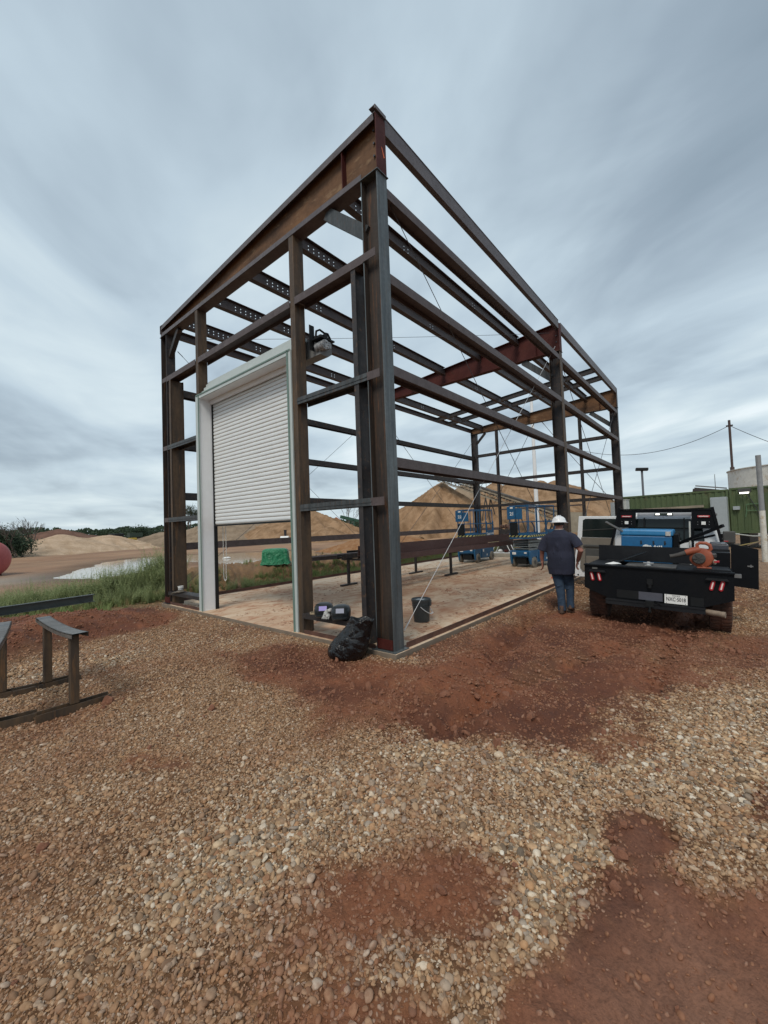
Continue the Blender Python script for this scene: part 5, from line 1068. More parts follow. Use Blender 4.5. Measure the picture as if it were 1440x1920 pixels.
# ================================================================ YARD BEYOND
# sand piles: heaps of thrown material, ridged cones
M['sand'] = None
def sandmat(name, a_, b_, sc=.25):
    m, t, p = mat_new(name); v = N(t, 'ShaderNodeNewGeometry').outputs['Position']
    n1 = noise(t, mapping(t, v, (1, 1, .22)), sc*3, 6, .65, .2); n2 = noise(t, v, sc*40, 5, .7)
    c = mixc(t, ramp(t, n1, [(.38, 0.), (.62, 1.)]), a_, b_); c = mixc(t, ramp(t, n2, [(.3, .5), (.6, 0.)]), c, mixc(t, 1.0, c, (.6, .55, .5), 'MULTIPLY'))
    t.links.new(c, p.inputs['Base Color']); p.inputs['Roughness'].default_value = .95; p.inputs['Specular IOR Level'].default_value = .1
    bump(t, p, math_(t, 'ADD', n1, math_(t, 'MULTIPLY', n2, .35)), .55, .5); return m
S1 = sandmat('tan_quarry_sand', (.22, .135, .075), (.37, .24, .145)); S2 = sandmat('grey_tan_sand', (.22, .165, .115), (.32, .245, .175)); S3 = sandmat('pale_sand', (.42, .30, .20), (.56, .42, .30)); S4 = sandmat('dark_red_soil', (.13, .075, .055), (.20, .115, .085))
def pile(label, peaks, mat, slope=.62, seed=0, res=64, base=-.4, rough=1.0, grp=None, name='sand_pile', cat='sand pile'):
    """peaks: (x, y, top z) joined along ridges when consecutive; surface = max of cones along the ridge"""
    px = [q_[0] for q_ in peaks]; py = [q_[1] for q_ in peaks]; R_ = max((q_[2]-base)/slope for q_ in peaks)*1.04
    xs_ = np.linspace(min(px)-R_, max(px)+R_, res); ys2 = np.linspace(min(py)-R_, max(py)+R_, res); X_, Y_ = np.meshgrid(xs_, ys2)
    H_ = np.full(X_.shape, -1e9); rg = []
    for a_, b_ in zip(peaks[:-1], peaks[1:]):
        for k in range(9): f_ = k/9; rg.append([a_[i]*(1-f_)+b_[i]*f_ for i in range(3)])
    rg.append(peaks[-1])
    wob = (fbm(X_*.25, Y_*.25, 3, seed)-.5)
    for (a_, b_, z_) in rg:
        dd_ = np.hypot(X_-a_, Y_-b_); an = np.arctan2(Y_-b_, X_-a_)
        rid = 1+.06*np.sin(an*5+seed)+.075*np.sin(an*13+seed*2+dd_*.15)+.06*np.sin(an*27+seed+dd_*.25); H_ = np.maximum(H_, z_-slope*rid*np.maximum(np.sqrt(dd_**2+.25)-.5, 0))
    H_ = H_+wob*1.1*rough*np.clip((H_-base)/3, 0, 1)+(fbm(X_*1.1, Y_*1.1, 4, seed+5, .6)-.5)*.35*rough
    H_ = np.maximum(H_, base)
    vs_ = np.stack([X_.ravel(), Y_.ravel(), H_.ravel()], 1); i_, j_ = np.meshgrid(np.arange(res-1), np.arange(res-1), indexing='ij')
    q_ = np.stack([i_*res+j_, i_*res+j_+1, (i_+1)*res+j_+1, (i_+1)*res+j_], -1).reshape(-1, 4); hh_ = H_.ravel()[q_].max(1) > base+.02; q_ = q_[hh_]
    used = np.unique(q_); mp = -np.ones(len(vs_), int); mp[used] = np.arange(len(used)); me = bpy.data.meshes.new(name); me.from_pydata(vs_[used].tolist(), [], mp[q_].tolist()); me.materials.append(mat)
    me.polygons.foreach_set('use_smooth', [True]*len(me.polygons)); o = bpy.data.objects.new(name, me); col.objects.link(o); return tag(o, label, cat, grp)
G_ = 'quarry sand piles'
pile('tan sand pile with sharp peak left of the conveyor, seen through the frame', [(47.3, 28.4, 7.9)], S1, .74, 1, 90, grp=G_)
pile('greyer sand pile peeking out between the sharp peak and the conveyor', [(54.6, 29.1, 8.0), (56, 27, 7.0)], S2, .70, 2, 60, grp=G_)
pile('broad tan sand ridge behind the two scissor lifts', [(56, 24.3, 7.9), (57, 23, 6.9), (55.9, 21.3, 7.75), (57.5, 19.2, 7.6)], S1, .66, 3, 80, grp=G_)
pile('tall far sand pile with two peaks above the second scissor lift', [(71.8, 22.4, 9.2), (70, 20.6, 8.2), (68.4, 18.8, 8.6), (66.5, 15.5, 6.9), (64, 11, 4.0)], S1, .55, 4, 80, grp=G_)
pile('tan sand pile rising behind the roller door with a long right slope', [(34.5, 43.8, 4.9), (33.0, 45.5, 4.4)], S1, .52, 5, 70, grp=G_)
pile('small pale sand heap at the foot of the pile right of the roller door', [(31.2, 35.6, 1.9)], S1, .50, 6, 40, grp=G_)
pile('long grey brown stockpile ridge running behind the building frame', [(19.2, 57.3, 2.0), (24, 53, 2.6), (30, 49.5, 2.75), (36, 47, 2.5)], S2, .42, 7, 90, grp=G_)
pile('pale sand pile with wavy crest at the far left of the yard', [(4.9, 50, 1.25), (7.5, 53.0, 1.95), (10.2, 54.5, 1.55), (12.7, 55, 1.85)], S3, .34, 8, 90, rough=.7, grp=G_)
pile('dark red brown soil pile behind the pale sand pile', [(12.5, 101, 2.2), (16.3, 97, 3.5), (20, 93, 2.2)], S4, .30, 9, 60, grp=G_, name='soil_pile', cat='soil pile')
pile('small tan mound beside the bare trees at the far left', [(8.0, 75.8, 1.9)], S2, .5, 10, 36, grp=G_)
pile('orange soil mound beyond the left wall right of the door post', [(18.1, 16.9, .95), (20.5, 15.5, 1.0)], sandmat('orange_soil', (.30, .15, .07), (.38, .22, .12), .8), .34, 12, 60, base=-.15, rough=.5, grp=None, name='soil_pile', cat='soil pile')
# conveyor
cv = thing('conveyor', 'long inclined lattice conveyor crossing in front of the sand piles', 'conveyor')
M['cvs'] = mat_two('pale_conveyor_steel', (.22, .19, .14), (.34, .30, .23), 1.2, .35, .65, .8); M['cvd'] = mat_two('dark_conveyor_steel', (.05, .045, .04), (.10, .085, .07), 1)
a_, c_ = Vector((45.5, 27.3, 8.55)), Vector((43.0, 8.9, 1.6)); dn = (c_-a_).normalized(); L_ = (c_-a_).length; sd_ = dn.cross(Vector((0, 0, 1))).normalized(); up_ = sd_.cross(dn)
b = MB(); nn_ = 16
for s in (-.5, .5):
    for u_ in (0, -.75): b.rect(a_+sd_*s+up_*u_, c_+sd_*s+up_*u_, .10, .12)
for k in range(nn_):
    p0 = a_+dn*(L_*k/nn_); p1 = a_+dn*(L_*(k+1)/nn_)
    for s in (-.5, .5): b.rect(p0+sd_*s, p0+sd_*s-up_*.75, .07, .07); b.rect(p0+sd_*s-up_*.75*(k % 2), p1+sd_*s-up_*.75*((k+1) % 2), .06, .06)
b.build('truss', 'cvs', cv)
b = MB(); b.rect(a_+up_*.18-dn*.6, c_+up_*.22+dn*.4, .8, .20, up_); b.rect(a_-up_*.25, c_-up_*.25, .7, .04, up_); b.build('belt', 'cvd', cv)
b = MB()
for k in range(30): p0 = a_+dn*(L_*(k+.5)/30); b.cyl(p0-sd_*.5+up_*.10, p0+sd_*.5+up_*.10, .06, n=6)
b.build('rollers', 'cvd', cv)
for k, f_ in enumerate((.42, .62, .86)):
    p0 = a_+dn*(L_*f_)-up_*.8
    for s in (-.55, .55): b = MB(); b.rect(p0+sd_*s, (p0.x+sd_.x*s*1.6-dn.x, p0.y+sd_.y*s*1.6-dn.y, -.3), .12, .12); b.rect(p0+sd_*s, (p0.x+sd_.x*s*1.6+dn.x*1.2, p0.y+sd_.y*s*1.6+dn.y*1.2, -.3), .12, .12); b.build('support_leg', 'cvd', cv)
b = MB(); b.rect(a_-dn*.8, a_+dn*.5, 1.2, .7, up_); b.rect(a_-dn*.2+up_*.5, a_+dn*2.2+up_*.62, .9, .08, up_); b.build('head_drum_housing', 'cvd', cv)
b = MB()
for k in range(5): p0 = a_+dn*(.2+2.4*k)-sd_*.62; b.rect(p0, p0+Vector((0, 0, 1.1)), .04, .04)
b.rect(a_-sd_*.62+Vector((0, 0, 1.0)), a_+dn*9.8-sd_*.62+Vector((0, 0, 1.0)), .04, .04); b.build('hand_rail', 'cvd', cv)
b = MB(); b.poly([(8.4, .3), (10.6, .3), (11.0, 2.6), (8.2, 2.4)], (42.4, 44.2), 'x'); b.build('feed_hopper', 'cvs', cv)
# green containers
M['cgreen'] = mat_two('green_container_paint', (.058, .088, .036), (.088, .122, .052), .9, .35, .65, .65, 0, (1, 1, .4), .05, (.095, .075, .035))
M['boxgrey'] = mat_plain('grey_enamel', (.33, .37, .39), .5, 0, .05)
P0, P1, P2 = Vector((26.5, 1.9, 0)), Vector((25.35, -3.52, 0)), Vector((24.1, -9.4, 0))
def container(label, a_, c_, zb, zt, dep=2.4):
    a_ = a_.copy(); c_ = c_.copy(); d = (c_-a_).normalized(); back = Vector((-d.y, d.x, 0)); back = back if back.x > 0 else -back; L_ = (c_-a_).length
    ct = thing('shipping_container', label, 'container', (a_.x, a_.y, 0), math.atan2(d.y, d.x), 'green containers behind the truck'); sgn = 1 if Vector((-d.y, d.x, 0)).dot(back) > 0 else -1
    b = MB(); n_ = int(L_/.28); vs_ = []; pts = []
    for k in range(n_):
        x0 = L_*k/n_; w_ = L_/n_; pts += [(x0, 0.0), (x0+w_*.36, 0.0), (x0+w_*.5, .036*sgn), (x0+w_*.86, .036*sgn)]
    pts.append((L_, 0.0)); m_ = len(pts); b.add([(x, y+.012*sgn, z_) for z_ in (zb+.15, zt-.10) for x, y in pts], [(i, i+1, m_+i+1, m_+i) for i in range(m_-1)]); b.build('corrugated_wall', 'cgreen', ct)
    y0, y1 = sorted((.06*sgn, dep*sgn)); b = MB(); b.bb((.02, y0, zb+.02), (L_-.02, y1, zt-.03)); b.build('container_body', 'cgreen', ct)
    e0, e1 = sorted((-.01*sgn, .058*sgn)); b = MB(); b.bb((0, e0, zt-.10), (L_, e1, zt)); b.bb((0, e0, zb), (L_, e1, zb+.15)); b.build('side_rail', 'cgreen', ct)
    for x_ in (.04, L_-.04): b = MB(); b.bb((x_-.05, e0-.004, zb-.004), (x_+.05, e1, zt+.004)); b.build('corner_post', 'cgreen', ct)
    b = MB()
    for x_ in (.5, L_/2, L_-.5):
        s0, s1 = sorted((.1*sgn, 2.2*sgn)); b.bb((x_-.2, s0, -.3), (x_+.2, s1, zb-.006)) if x_ != L_/2 else b.bb((x_-.15, s0, -.3), (x_+.15, s1, zb-.006))
    b.build('skid_support', 'black', ct); return ct, sgn, L_
c1, sg1, L1 = container('green corrugated container with the plank and tall grey cabinet', P0, P1, .60, 3.02)
c2, sg2, L2 = container('second green corrugated container at the right edge under the floodlight', P1+(P2-P1).normalized()*.06, P2, .58, 3.06)
f_ = -sg1
def bbs(b, x0, x1, ya, yb, z0, z1): y0, y1 = sorted((ya, yb)); b.bb((x0, y0, z0), (x1, y1, z1))
b = MB(); bbs(b, L1-.74, L1-.02, f_*.02, f_*.32, .56, 2.60); pb_ = b.build('electrical_cabinet', 'boxgrey', c1, bev=.01)
b = MB(); bbs(b, L1-.68, L1-.10, f_*.322, f_*.335, .64, 2.52); b.build('cabinet_door', 'boxgrey', pb_, bev=.004)
b = MB(); bbs(b, L1-.52, L1-.46, f_*.336, f_*.36, 1.6, 1.7); b.build('cabinet_handle', 'steelbar', pb_)
b = MB(); x0, x1 = .05, L1-1.1
pk_ = b; R = Matrix.Rotation(-.012, 3, 'Y'); b.box(((x0+x1)/2, f_*.06, 2.12), (x1-x0, .05, .14), R=R); b.build('timber_plank', mat_two('weathered_timber', (.20, .17, .13), (.34, .29, .22), 2, stretch=(.5, 4, 4)), c1)
f2 = -sg2
b = MB(); bbs(b, .42, .92, f2*.02, f2*.30, 2.78, 2.98); fl_ = b.build('floodlight', 'greytrim', c2, bev=.02)
b = MB(); bbs(b, .48, .86, f2*.305, f2*.315, 2.70, 2.78); bbs(b, .48, .86, f2*.10, f2*.30, 2.765, 2.776); b.build('floodlight_lens', 'lit', fl_)
b = MB(); bbs(b, .14, .42, f2*.02, f2*.16, 1.86, 2.05); b.build('junction_box', 'boxgrey', c2)
b = MB(); b.tube([(.62, f2*.05, 1.45), (.68, f2*.05, 1.70), (.68, f2*.05, 1.85), (.68, f2*.05, 2.12), (1.35, f2*.05, 2.15)], .022, 6); b.tube([(.68, f2*.05, 1.80), (1.4, f2*.05, 1.76)], .018, 6); b.build('conduit', mat_plain('green_painted_conduit', (.09, .17, .09), .5), c2, smooth=True)
b = MB(); b.tube([(.75, f2*.05, 2.70), (.86, f2*.06, 2.4), (1.04, f2*.05, 2.0), (1.2, f2*.05, 1.5), (1.42, f2*.06, .7), (1.5, f2*.1, .3)], .02, 6); b.build('power_cord', 'ink', c2, smooth=True)
b = MB(); b.tube([(.0, f2*.12, .62), (.3, f2*.12, .52), (.9, f2*.1, .42), (1.8, f2*.1, .44)], .035, 8); b.build('white_pipe', mat_plain('dull_white_pipe', (.36, .38, .36), .6), c2, smooth=True)
gb = thing('grey_utility_box', 'large pale grey box on the wall behind the painted post', 'utility box', (24.2, -5.7, 0), math.atan2((P2-P1).y, (P2-P1).x))
b = MB(); b.bb((0, -.35, .62), (2.2, -.05, 1.95)) if f2 < 0 else b.bb((0, .05, .62), (2.2, .35, 1.95)); b.build('box_body', 'boxgrey', gb, bev=.01); b = MB(); b.bb((.1, -.2, -.3), (.25, -.05, .62)); b.build('box_stand', 'black', gb)
# pipes and timbers under the container
rj = random.Random(9)
for k in range(6):
    p0 = P1.lerp(P2, .03+.08*k)+Vector((-.25-.06*k, 0, -.12+.05*k)); p1 = p0+Vector((-.25, -1.6-rj.random(), .25+.35*rj.random())); b = MB(); b.tube([p0, p0.lerp(p1, .5)+Vector((0, 0, .08)), p1], .03, 6)
    tag(b.build('scrap_pipe', mat_plain('scrap_pipe_paint', ((.30, .24, .10), (.16, .13, .10), (.28, .27, .24))[k % 3], .7)), ('yellowish', 'dull green', 'pale grey')[k % 3]+' bent scrap pipe leaning under the second green container, '+('nearer the cabinet' if k < 3 else 'nearer the painted post'), 'pipe', 'scrap pipes under the container')
# painted post, dark pole, lamp, tank
po = thing('painted_post', 'slim post at the right edge, grey above and white painted below', 'post', (17.2, -4.43, -.3))
b = MB(); b.tube([(0, 0, 0), (-.04, .0, 2.02)], .095, 14); b.build('white_section', mat_two('chipped_white_post_paint', (.55, .53, .47), (.68, .67, .62), 3, c3=(.40, .28, .12)), po, smooth=True)
b = MB(); b.tube([(-.04, 0, 2.02), (-.10, .01, 4.15)], .085, 14); b.build('grey_section', mat_plain('grey_galvanized', (.24, .25, .26), .5), po, smooth=True)
b = MB(); b.cyl((46.2, -8.9, -.4), (46.2, -8.9, 5.55), 5.2, n=72); b.cyl((46.2, -8.9, 5.55), (46.2, -8.9, 5.62), 5.28, n=72)
tkk = thing('storage_tank', 'large weathered white storage tank showing above the green containers', 'tank'); b.build('tank_wall', mat_two('weathered_white_tank', (.58, .57, .52), (.72, .70, .65), .5, .35, .65, .7, c3=(.40, .31, .20)), tkk, smooth=True)
b = MB()
for a0 in (2.62, 2.95, 3.3, 3.65):
    for k in range(22): b.box((46.2+5.22*cos(a0), -8.9+5.22*sin(a0), .2+.24*k), (.05, .14, .07), rz=a0)
b.build('rivet_seams', mat_plain('rivet_dark', (.22, .2, .17), .6), tkk)
up1 = thing('utility_pole', 'tall dark brown pole behind the white tank carrying a sagging cable', 'pole', (45.66, -4.07, -.3))
b = MB(); b.tube([(0, 0, 0), (0, 0, 6.3)], .17, 12); b.tube([(0, 0, 6.3), (0, 0, 10.7)], .10, 12); b.build('shaft', mat_plain('rust_dark_pole', (.055, .032, .028), .7), up1, smooth=True)
b = MB(); b.bb((-.03, -.25, 10.1), (.03, .25, 10.25)); b.build('cross_bar', 'dark', up1)
def wire(label, p0, p1, sag, r, n_=24):
    p0, p1 = Vector(p0), Vector(p1); b = MB(); b.tube([p0.lerp(p1, k/n_)-Vector((0, 0, sag*4*(k/n_)*(1-k/n_))) for k in range(n_+1)], r, 5); tag(b.build('overhead_cable', 'ink', None, smooth=True), label, 'cable')
wire('sagging overhead cable from the dark pole towards the building frame', (45.66, -4.07, 9.9), (47.0, 13.5, 12.2), 2.6, .024)
wire('overhead cable running down from the dark pole to the right edge', (45.66, -4.07, 9.9), (42.0, -13.0, 4.2), .6, .024)
lp = thing('lamp_post', 'grey lamp post with a flat floodlight head behind the green container', 'lamp post', (42.78, 2.7, -.3))
b = MB(); b.tube([(0, 0, 0), (0, 0, 6.45)], .10, 10); b.build('shaft', mat_plain('lamp_post_grey', (.12, .13, .15), .6), lp, smooth=True)
b = MB(); b.box((0, 0, 6.65), (.6, 1.05, .28), R=Matrix.Rotation(.25, 3, 'Z') @ Matrix.Rotation(.08, 3, 'X')); b.bb((-.1, -.1, 6.42), (.1, .1, 6.55)); b.build('lamp_head', 'black', lp, bev=.05)
wp = thing('flag_pole', 'tall tapering white pole seen through the back of the frame', 'pole', (21.0, 5.47, 0))
b = MB(); b.tube([(0, 0, -.2), (0, 0, 9.3)], [.14, .085], 14); b.build('shaft', 'white', wp, smooth=True); b = MB(); b.tube([(0, 0, -.2), (0, 0, .95)], [.16, .15], 14); b.build('base_sleeve', 'white', wp, smooth=True)
for (x_, y_, z0, z1, lb_) in ((60, -2.6, 2, 6.6, 'thin antenna mast above the left end of the green container'), (58, -6.8, 2, 7.0, 'thin antenna mast beside the excavator arm')):
    b = MB(); b.tube([(x_, y_, -.3), (x_, y_, z1)], [.09, .03], 6); b.cyl((x_, y_, 4.35), (x_, y_, 4.5), .3, .1, 8); tag(b.build('antenna_mast', 'steelbar'), lb_, 'antenna')
# grey equipment cabinets behind the open cab door
uc = thing('equipment_cabinet', 'pale grey equipment cabinet standing behind the open truck door', 'cabinet', (18.5, .65, 0), -.12)
b = MB(); b.bb((0, .0, -.2), (.55, .34, 2.42)); b.build('cabinet_body', mat_plain('pale_cabinet', (.42, .45, .46), .5), uc, bev=.01); b = MB(); b.bb((0, -.36, -.2), (.5, -.02, 2.50)); b.bb((-.02, -.38, 2.5), (.52, .0, 2.53)); b.build('cabinet_side', mat_plain('pale_cabinet_b', (.46, .48, .46), .5), uc, bev=.01)
# excavator beyond
ex = thing('excavator', 'dark excavator boom showing over the green container roof', 'excavator', (47.0, -1.6, -.3))
M['exd'] = mat_plain('dark_boom_paint', (.035, .03, .028), .6)
b = MB(); b.rect((0, .5, 4.55), (.3, -2.9, 3.9), .4, .35); b.build('boom', 'exd', ex); b = MB(); b.rect((0, .45, 4.6), (0, .6, 3.6), .3, .3); b.build('stick', 'exd', ex); b = MB(); b.poly([(.3, 3.2), (1.5, 3.2), (1.4, 4.1), (.6, 4.0)], (-.5, .5), 'x'); b.build('bucket_scoop', mat_plain('muddy_scoop', (.10, .075, .05), .8), ex)
b = MB(); b.bb((-1, -5.2, 1.1), (1.6, -2.4, 3.0)); b.build('cab_body', 'exd', ex, bev=.1); b = MB(); b.bb((-1.3, -5.4, 0), (1.9, -1.6, 1.0)); b.build('tracks', 'exd', ex, bev=.2)
b = MB(); b.rect((.2, .4, 4.9), (.2, -2.0, 4.45), .12, .12); b.build('hydraulic_ram', 'steelbar', ex)
# left side: red tank, post, loader, tarp, pump
rt = thing('red_tank', 'faded red horizontal tank cut off by the left edge of the view', 'tank', (-1.15, 22.6, 0), rad(118))
b = MB(); pr_ = [(0, 0)]+[(.82*sin(pi/2*k/8), .30*(1-cos(pi/2*k/8))) for k in range(1, 9)]+[(.82, 3.4)]+[(.82*cos(pi/2*k/8), 3.4+.3*sin(pi/2*k/8)) for k in range(1, 9)]
b.lathe(pr_, (0, 0, .80), 32, R=Matrix.Rotation(-pi/2, 3, 'Y').inverted() @ Matrix.Identity(3)); b.build('tank_shell', mat_two('faded_red_paint', (.40, .085, .085), (.50, .13, .12), 1.5, .35, .65, .55), rt, smooth=True)
for x_ in (.7, 2.9): b = MB(); b.bb((x_-.12, -.6, -.2), (x_+.12, .6, .35)); b.build('saddle', 'red', rt)
b = MB(); b.tube([(-2.75, 27, -.2), (-2.78, 27, 2.75)], .10, 10); tag(b.build('white_post', 'signwhite', None, smooth=True), 'white post at the extreme left edge above the red tank', 'post')
ld_ = thing('wheel_loader', 'small yellow and black machine parked in the gap between the left sand piles', 'loader', (14.1, 55.4, -.1), .4)
b = MB(); b.bb((0, -.5, .5), (1.9, .7, 1.5)); b.build('engine_hood', mat_plain('machine_yellow', (.50, .33, .04), .5), ld_, bev=.1)
b = MB(); b.bb((-1.3, -.5, .4), (-.02, .7, 2.1)); b.build('cab', 'black', ld_, bev=.08)
for x_ in (-.9, 1.2): b = MB(); b.cyl((x_, -.75, .45), (x_, .85, .45), .5, n=16); b.build('wheel', 'rubber', ld_)
b = MB(); b.rect((-1.3, .1, .8), (-2.2, .1, .3), 1.2, .2); b.build('bucket_scoop', 'black', ld_)
b = MB(); b.bb((17.2, 62, 1.5), (18.9, 63, 2.1)); b.bb((17.3, 62.3, -.2), (17.5, 62.6, 1.5)); b.bb((18.6, 62.3, -.2), (18.8, 62.6, 1.5)); tag(b.build('screening_plant', mat_plain('plant_dark_green', (.03, .05, .035), .7)), 'dark screening machine standing behind the left stockpile', 'machine')
# green tarpaulin covered unit
tm, t, p = mat_new('green_tarpaulin'); v = obj_co(t); n1 = noise(t, v, 3.5, 4, .55, 1.2); setc(t, p.inputs['Base Color'], mixc(t, ramp(t, n1, [(.35, 0.), (.65, 1.)]), (.012, .17, .075), (.03, .26, .12))); p.inputs['Roughness'].default_value = .42; bump(t, p, n1, .9, .12)
tz = ground_z(4.35, 8.9)
b = MB(); n_ = 40; rings = [(-.04, .60, .36), (.06, .55, .31), (.22, .53, .29), (.42, .52, .285), (.52, .49, .25), (.56, .40, .17), (.575, .15, .06)]; vs_ = []
for z_, rx, ry in rings:
    for k in range(n_):
        a0 = 2*pi*k/n_; e = .38; wv = 1+(.05*sin(7*a0)+.04*sin(13*a0+1))*(1-z_*1.2); vs_.append((rx*wv*math.copysign(abs(cos(a0))**e, cos(a0)), ry*wv*math.copysign(abs(sin(a0))**e, sin(a0)), z_+.02*sin(9*a0)*(z_ < .1)))
b.add(vs_, [(i*n_+k, i*n_+(k+1) % n_, (i+1)*n_+(k+1) % n_, (i+1)*n_+k) for i in range(len(rings)-1) for k in range(n_)]+[tuple((len(rings)-1)*n_+k for k in range(n_))])
tp = b.build('tarp_covered_machine', tm, None, smooth=True, ang=70); tp.location = (4.5, 8.95, tz); tp.rotation_euler = (0, 0, -.75); tp.scale = (.86, .86, .90); tag(tp, 'machine wrapped in a bright green tarpaulin on top of the dirt bank', 'covered machine')
b = MB(); ballz(b, (4.95, 8.45, tz+.03), .12, .10, .07, 12); tag(b.build('white_sack', 'signwhite', None, smooth=True), 'small white sack beside the green tarpaulin', 'sack')
b = MB(); b.tube([(4.95, 8.6, tz+.16), (5.4, 8.45, .60), (6.2, 8.35, .60), (9.0, 8.3, .58), (15.5, 8.25, .5)], .045, 8); tag(b.build('steel_pipe', 'girt', None, smooth=True), 'long rusty pipe lying on the dirt bank right of the green tarpaulin', 'pipe')
pp = thing('floating_pump', 'small white pump raft with two dark stacks in front of the grey stockpile', 'pump', (26.5, 38.2, .46), .8); pp.scale = (1.25, 1.25, 1.25)
pile('low dirt rise carrying the white pump raft', [(26.9, 38.7, .50), (28.5, 37.5, .45)], S2, .16, 15, 40, base=-.15, rough=.15, grp=None, name='soil_pile', cat='soil pile')
b = MB(); b.poly([(-.9, .15), (-.7, .0), (.7, .0), (1.0, .32), (-.6, .40)], (-.4, .4), 'y'); b.build('raft', 'signwhite', pp, bev=.05)
for x_ in (-.35, .45): b = MB(); b.tube([(x_, 0, .35), (x_, 0, 1.0)], [.05, .09], 8); b.build('exhaust_stack', 'ink', pp)
b = MB(); b.poly([(12.3, .0), (13.2, .0), (12.9, .16), (12.55, .2)], (24.0, 24.6), 'x')
b = MB(); ballz(b, (9.4, 21.2, .0), .28, .16, .08, 12); tag(b.build('foam_patch', 'signwhite', None, smooth=True), 'white lump at the waterline seen under the roller door', 'debris')
gc = thing('green_crusher', 'dark green lattice feeder machine beyond the right hand stockpile', 'machine', (47, 44, 0), -.55)
M['gcg'] = mat_plain('dark_machine_green', (.03, .085, .055), .7)
b = MB(); b.rect((-4, 0, 3.6), (5, 0, 1.2), .8, .5); b.build('feeder_boom', 'gcg', gc)
for x_ in (-3.6, -1.8, 0, 1.8, 3.6): b = MB(); b.rect((x_, -.5, 0), (x_, -.5, 2.6-.25*x_), .15, .15); b.rect((x_, -.5, 0), (x_+1.6, -.5, 2.2-.25*x_), .1, .1); b.build('lattice_leg', 'gcg', gc)
b = MB(); b.bb((2.8, -1, 0), (5.6, 1, 1.1)); b.build('engine_box', 'red', gc); b = MB(); b.bb((3.6, -.6, 1.1), (4.5, .6, 2.2)); b.build('engine_stack', 'exd', gc)
oe = thing('orange_excavator', 'small orange excavator on the crest of the right hand stockpile', 'excavator', (37.8, 42.3, 2.0), .3)
b = MB(); b.rect((0, 0, .3), (.5, -.7, 1.3), .2, .2); b.rect((.5, -.7, 1.3), (1.0, -1.6, .5), .2, .2); b.build('arm', mat_plain('orange_machine_paint', (.35, .11, .04), .6), oe); b = MB(); b.bb((-.7, -.4, -.9), (.4, .9, .5)); b.build('cab_body', 'exd', oe, bev=.08)
# small things behind the lifts
cbk = MB(); cbk.bb((14.2, 4.15, .0), (14.9, 6.0, .17)); tag(cbk.build('concrete_block', 'concrete_old', None, bev=.02), 'low concrete block between the two scissor lifts', 'block')
wf = thing('folding_frame', 'white tubular frame with bags standing on the concrete block', 'frame', (14.55, 4.9, .17), 1.5)
for y_ in (-.2, .2): b = MB(); b.tube([(-.5, y_, 0), (-.25, y_, .5), (.25, y_, .5), (.5, y_, 0)], .018, 6); b.build('tube_leg', 'white', wf, smooth=True)
b = MB(); b.tube([(-.5, -.2, .02), (-.5, .2, .02), (.5, .2, .02), (.5, -.2, .02)], .016, 6, closed=True); b.build('base_tube', 'white', wf)
for x_, m_ in ((-.15, 'red'), (.15, 'signwhite')): b = MB(); ballz(b, (x_, 0, .09), .10, .16, .09, 10); b.build('bag', m_, wf, smooth=True)
fw_ = thing('pipe_flange', 'rusty round pipe flange lying on a steel beam between the lifts', 'flange', (15.2, 5.0, 1.42), 1.2)
b = MB()
for x_, r_ in ((-.30, .12), (-.20, .09), (-.05, .12), (.12, .08), (.26, .10)): b.cyl((x_, 0, 0), (x_+.05, 0, 0), r_, n=18)
b.build('flange_disc', mat_two('rust_flange', (.10, .055, .045), (.20, .11, .08), 4), fw_); b = MB(); b.cyl((-.28, 0, 0), (.36, 0, 0), .045, n=12); b.build('hub', 'rust', fw_); b = MB(); b.bb((-.35, -.1, -1.45), (.4, .1, -.125)); b.build('flange_stand', 'dark', fw_)
# ================================================================ VEGETATION
def leafmat(name, a_, b_):
    m, t, p = mat_new(name); r_ = N(t, 'ShaderNodeObjectInfo').outputs['Random']; g_ = N(t, 'ShaderNodeNewGeometry')
    f_ = math_(t, 'FRACT', math_(t, 'ADD', r_, g_.outputs['Random Per Island'])); c = mixc(t, f_, a_, b_); t.links.new(c, p.inputs['Base Color']); p.inputs['Roughness'].default_value = .7; p.inputs['Specular IOR Level'].default_value = .2
    tr = N(t, 'ShaderNodeBsdfTranslucent'); t.links.new(c, tr.inputs[0]); ms = N(t, 'ShaderNodeMixShader'); ms.inputs[0].default_value = .3
    o = [n_ for n_ in t.nodes if n_.type == 'OUTPUT_MATERIAL'][0]; t.links.new(p.outputs[0], ms.inputs[1]); t.links.new(tr.outputs[0], ms.inputs[2]); t.links.new(ms.outputs[0], o.inputs[0]); return m
LW = leafmat('weed_leaf', (.20, .25, .11), (.38, .42, .21)); LG = leafmat('grass_blade', (.17, .23, .08), (.30, .36, .15)); LD = leafmat('dry_grass_blade', (.22, .18, .08), (.34, .28, .14)); LT = leafmat('hazed_far_tree_leaf', (.035, .060, .036), (.065, .095, .058))  # far tree leaves are lightened, distance haze is mixed into their colour
wl = bpy.data.collections.new('weed_shapes'); gl_ = bpy.data.collections.new('grass_shapes')
rv = random.Random(21)
